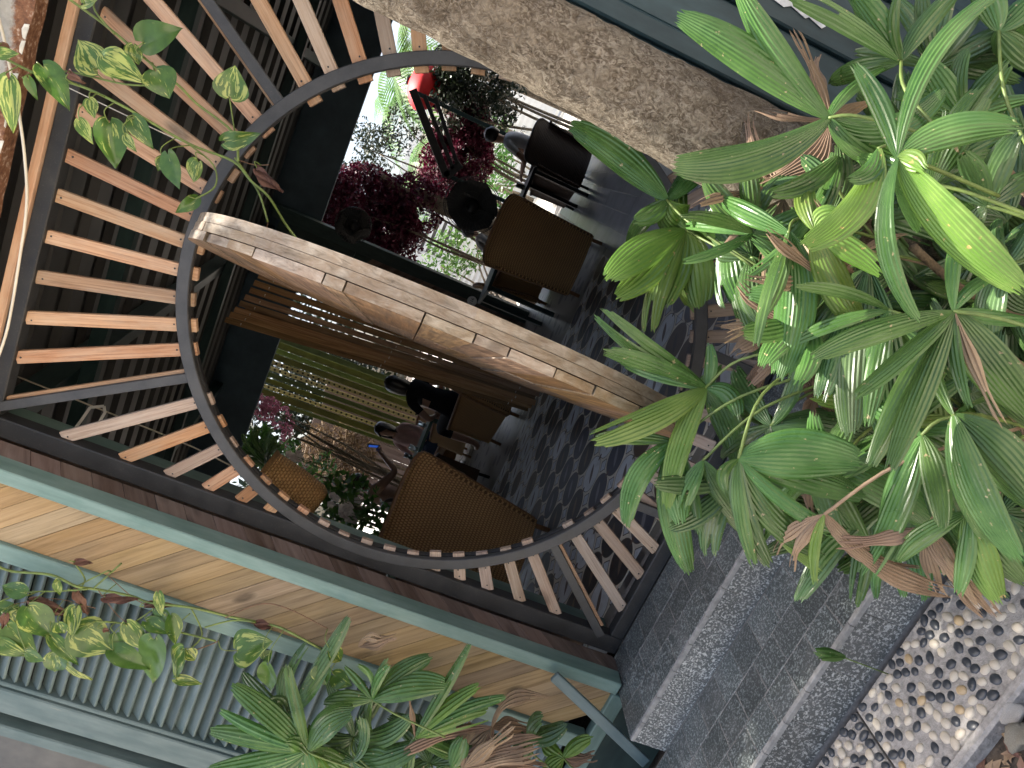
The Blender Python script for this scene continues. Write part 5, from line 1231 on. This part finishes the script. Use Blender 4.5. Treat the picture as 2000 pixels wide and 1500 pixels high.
for k, (mk, w) in enumerate(SK_):
    t = k / 10; y = 8.95 + .05 * (k % 3); A = on(548 - 34 * t, 662 + 116 * t, 'y', y); B = on(800 - 14 * t, 756 + 116 * t, 'y', y); d = (B - A) / (A.z - B.z)
    A = A - d * (3.7 - A.z); B = A + d * 3.4
    o = bar('hanging_slat', A, B, (.35, -.9, 0), w / F_PX * 11.6 * 1.0, .03, M[mk]); tag(o, KN[mk] + ' in the garden opening, ' + WD[k] + ' from the wooden blind', 'slat')
# left garden: blossom tree, plumes, plank screen, greenery
tb = on(545, 865, 'y', 8.2)
bt = shrub('blossom_tree', 'small tree with pink blossom beyond the olive strips', 'tree', (tb.x, 8.2, GY0), [(o9(525, 800, 8.2), (.22, .2, .2)), (o9(548, 815, 8.2), (.2, .2, .16)), (o9(560, 848, 8.2), (.26, .15, .1)), (o9(505, 790, 8.2), (.2, .2, .2))], 1500, .05, M['pinkfl'], 61, 6, asp=.8)
shrub('leafy_shrub', 'green strap-leaved shrub under the pink blossom', 'shrub', (tb.x - .3, 7.8, GY0), [(o9(510, 870, 7.6), (.35, .3, .3)), (o9(480, 880, 7.4), (.4, .3, .4)), (o9(560, 905, 7.8), (.4, .3, .25)), (o9(620, 930, 7.6), (.45, .3, .25))], 900, .2, M['green1'], 62, 3, asp=.22)
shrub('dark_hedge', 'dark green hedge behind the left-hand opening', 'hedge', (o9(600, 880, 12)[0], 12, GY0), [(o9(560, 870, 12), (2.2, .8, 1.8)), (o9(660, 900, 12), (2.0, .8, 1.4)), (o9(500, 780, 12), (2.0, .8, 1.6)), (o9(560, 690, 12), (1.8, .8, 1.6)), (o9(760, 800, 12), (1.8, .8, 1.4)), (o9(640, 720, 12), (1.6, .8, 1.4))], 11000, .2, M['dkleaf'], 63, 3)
pg = shrub('dry_plumes', 'brown dry plumes catching sun behind the woman in pink', 'plant', (o9(660, 880, 9.3)[0], 9.3, GY0), [(o9(655, 880, 9.3), (.6, .4, .35)), (o9(700, 900, 9.3), (.55, .4, .3)), (o9(620, 865, 9.3), (.4, .3, .3))], 1500, .34, M['drygrass'], 64, 3, asp=.07, hang=.6)
ps = thing('plank_screen', (o9(640, 850, 10)[0], 10, GY0), 'weathered plank screen behind the dry plumes', 'screen')
for k in range(9):
    x = o9(640, 850, 10)[0] - 1.0 + k * .25; box('plank', (x, 10, GY0), (x + .235, 10.03, 2.3 + .05 * (k % 3)), M['plank_dark'], ps)
# woven basket planter with strap leaves
ba, bb = on(515, 912, 'y', .8), on(622, 985, 'y', .8); axb = (ba - bb).normalized()
bsk = thing('woven_basket', bb, 'honey coloured woven bamboo basket hanging inside the gate with leaves above it', 'basket')
Lb = (ba - bb).length; fm = frame_mat(bb, axb.orthogonal(), axb); prof = [(.001, 0), (.075, 0), (.095, .03), (.104, Lb * .5), (.1, Lb * .93), (.107, Lb * .96), (.107, Lb), (.094, Lb), (.09, Lb * .2), (.001, .02)]
me = lathe_mesh(prof, 32); uvl = me.uv_layers.new(name='uv')
for lo in me.loops:
    vi = lo.vertex_index; uvl.data[lo.index].uv = ((vi % 32) / 32 * .9, (vi // 32) / len(prof) * .8 + me.vertices[vi].co.z)
link('basket_body', me, fm, bsk, M['wick_l']); tube('handle', smooth_path([ba + V((-.08, -.02, .0)), ba + V((-.02, -.02, .35)), V((ba.x, .8, cz(.8)))], 5), .004, M['cable'], bsk, 5)
rr_ = random.Random(8)
pl_ = thing('strap_plant', on(500, 900, 'y', 1.0), 'green strap-leaved pot plant above the woven basket', 'plant')
for k in range(16):
    b = on(520 + rr_.uniform(-8, 8), 905 + rr_.uniform(-8, 8), 'y', 1.0); e = on(505 + rr_.uniform(-55, 55), 860 + rr_.uniform(-30, 40), 'y', 1.0 + rr_.uniform(-.15, .2))
    me = leaflet_mesh(b, e, (b + e) / 2 + V((0, 0, .06)), .03, (CAM - b).normalized(), 2, k); link('leaf', me, b, pl_, M['palm_d'])
fl = thing('white_flowers', on(690, 985, 'y', 3.2), 'spray of white flowers beside the woven basket', 'flowers')
for k in range(22):
    u, v = rr_.choice(((692, 980), (665, 1000), (680, 1010), (655, 975), (575, 890))); c = on(u + rr_.uniform(-14, 14), v + rr_.uniform(-12, 12), 'y', 3.2 + rr_.uniform(-.1, .1))
    for q in range(5):
        a = q * 1.256; d = V((math.cos(a), -.25, math.sin(a))) * .04; s_ = V((-math.sin(a), 0, math.cos(a))) * .02
        link('petal', mesh([V((0, 0, 0)), d * .6 + s_, d, d * .6 - s_], [(0, 1, 2, 3)]), c, fl, M['whitefl'])
    tube('stalk', [c + V((0, .01, 0)), c + V((rr_.uniform(-.1, .1), .1, -.25))], .003, M['stalk'], fl, 5)
shrub('leafy_shrub', 'dark green shrub behind the white flowers', 'shrub', (o9(690, 990, 3.6)[0], 3.6, FZ), [(o9(690, 985, 3.6), (.3, .25, .3)), (o9(650, 985, 3.6), (.35, .25, .25)), (o9(740, 1020, 3.4), (.25, .25, .3))], 700, .1, M['green1'], 65, 3)
# stones and litter beyond the path
rock('stone', on(1992, 1440, 'z', GZ), .035, plain('grey_stone', (0.2, 0.18, 0.14), .8, nscale=20, bump=.5), 'grey rounded stone lying in the soil beyond the pebble path', 71)
rock('stone', on(1975, 1390, 'z', GZ - .01), .028, plain('pale_stone', (0.33, 0.31, 0.28), .8, nscale=20, bump=.5), 'pale chunk of concrete beside the pebble path edge', 72)
lit = thing('leaf_litter', on(1930, 1450, 'z', GZ), 'dry fallen leaves scattered on the soil beyond the path edge', 'leaves')
for k in range(60):
    c = on(rr_.uniform(1850, 2010), rr_.uniform(1330, 1510), 'z', GZ - .024)
    if c.y > -1.21: continue
    a = rr_.uniform(0, 6.28); L = rr_.uniform(.012, .03); d = V((math.cos(a), math.sin(a), rr_.uniform(-.2, .3))) * L; s_ = V((-math.sin(a), math.cos(a), .3)) * L * .5
    link('leaf', mesh([-d, s_ * .8, d, -s_ + V((0, 0, .004))], [(0, 1, 2, 3)]), c, lit, M['dry'] if k % 3 else M['dead'])
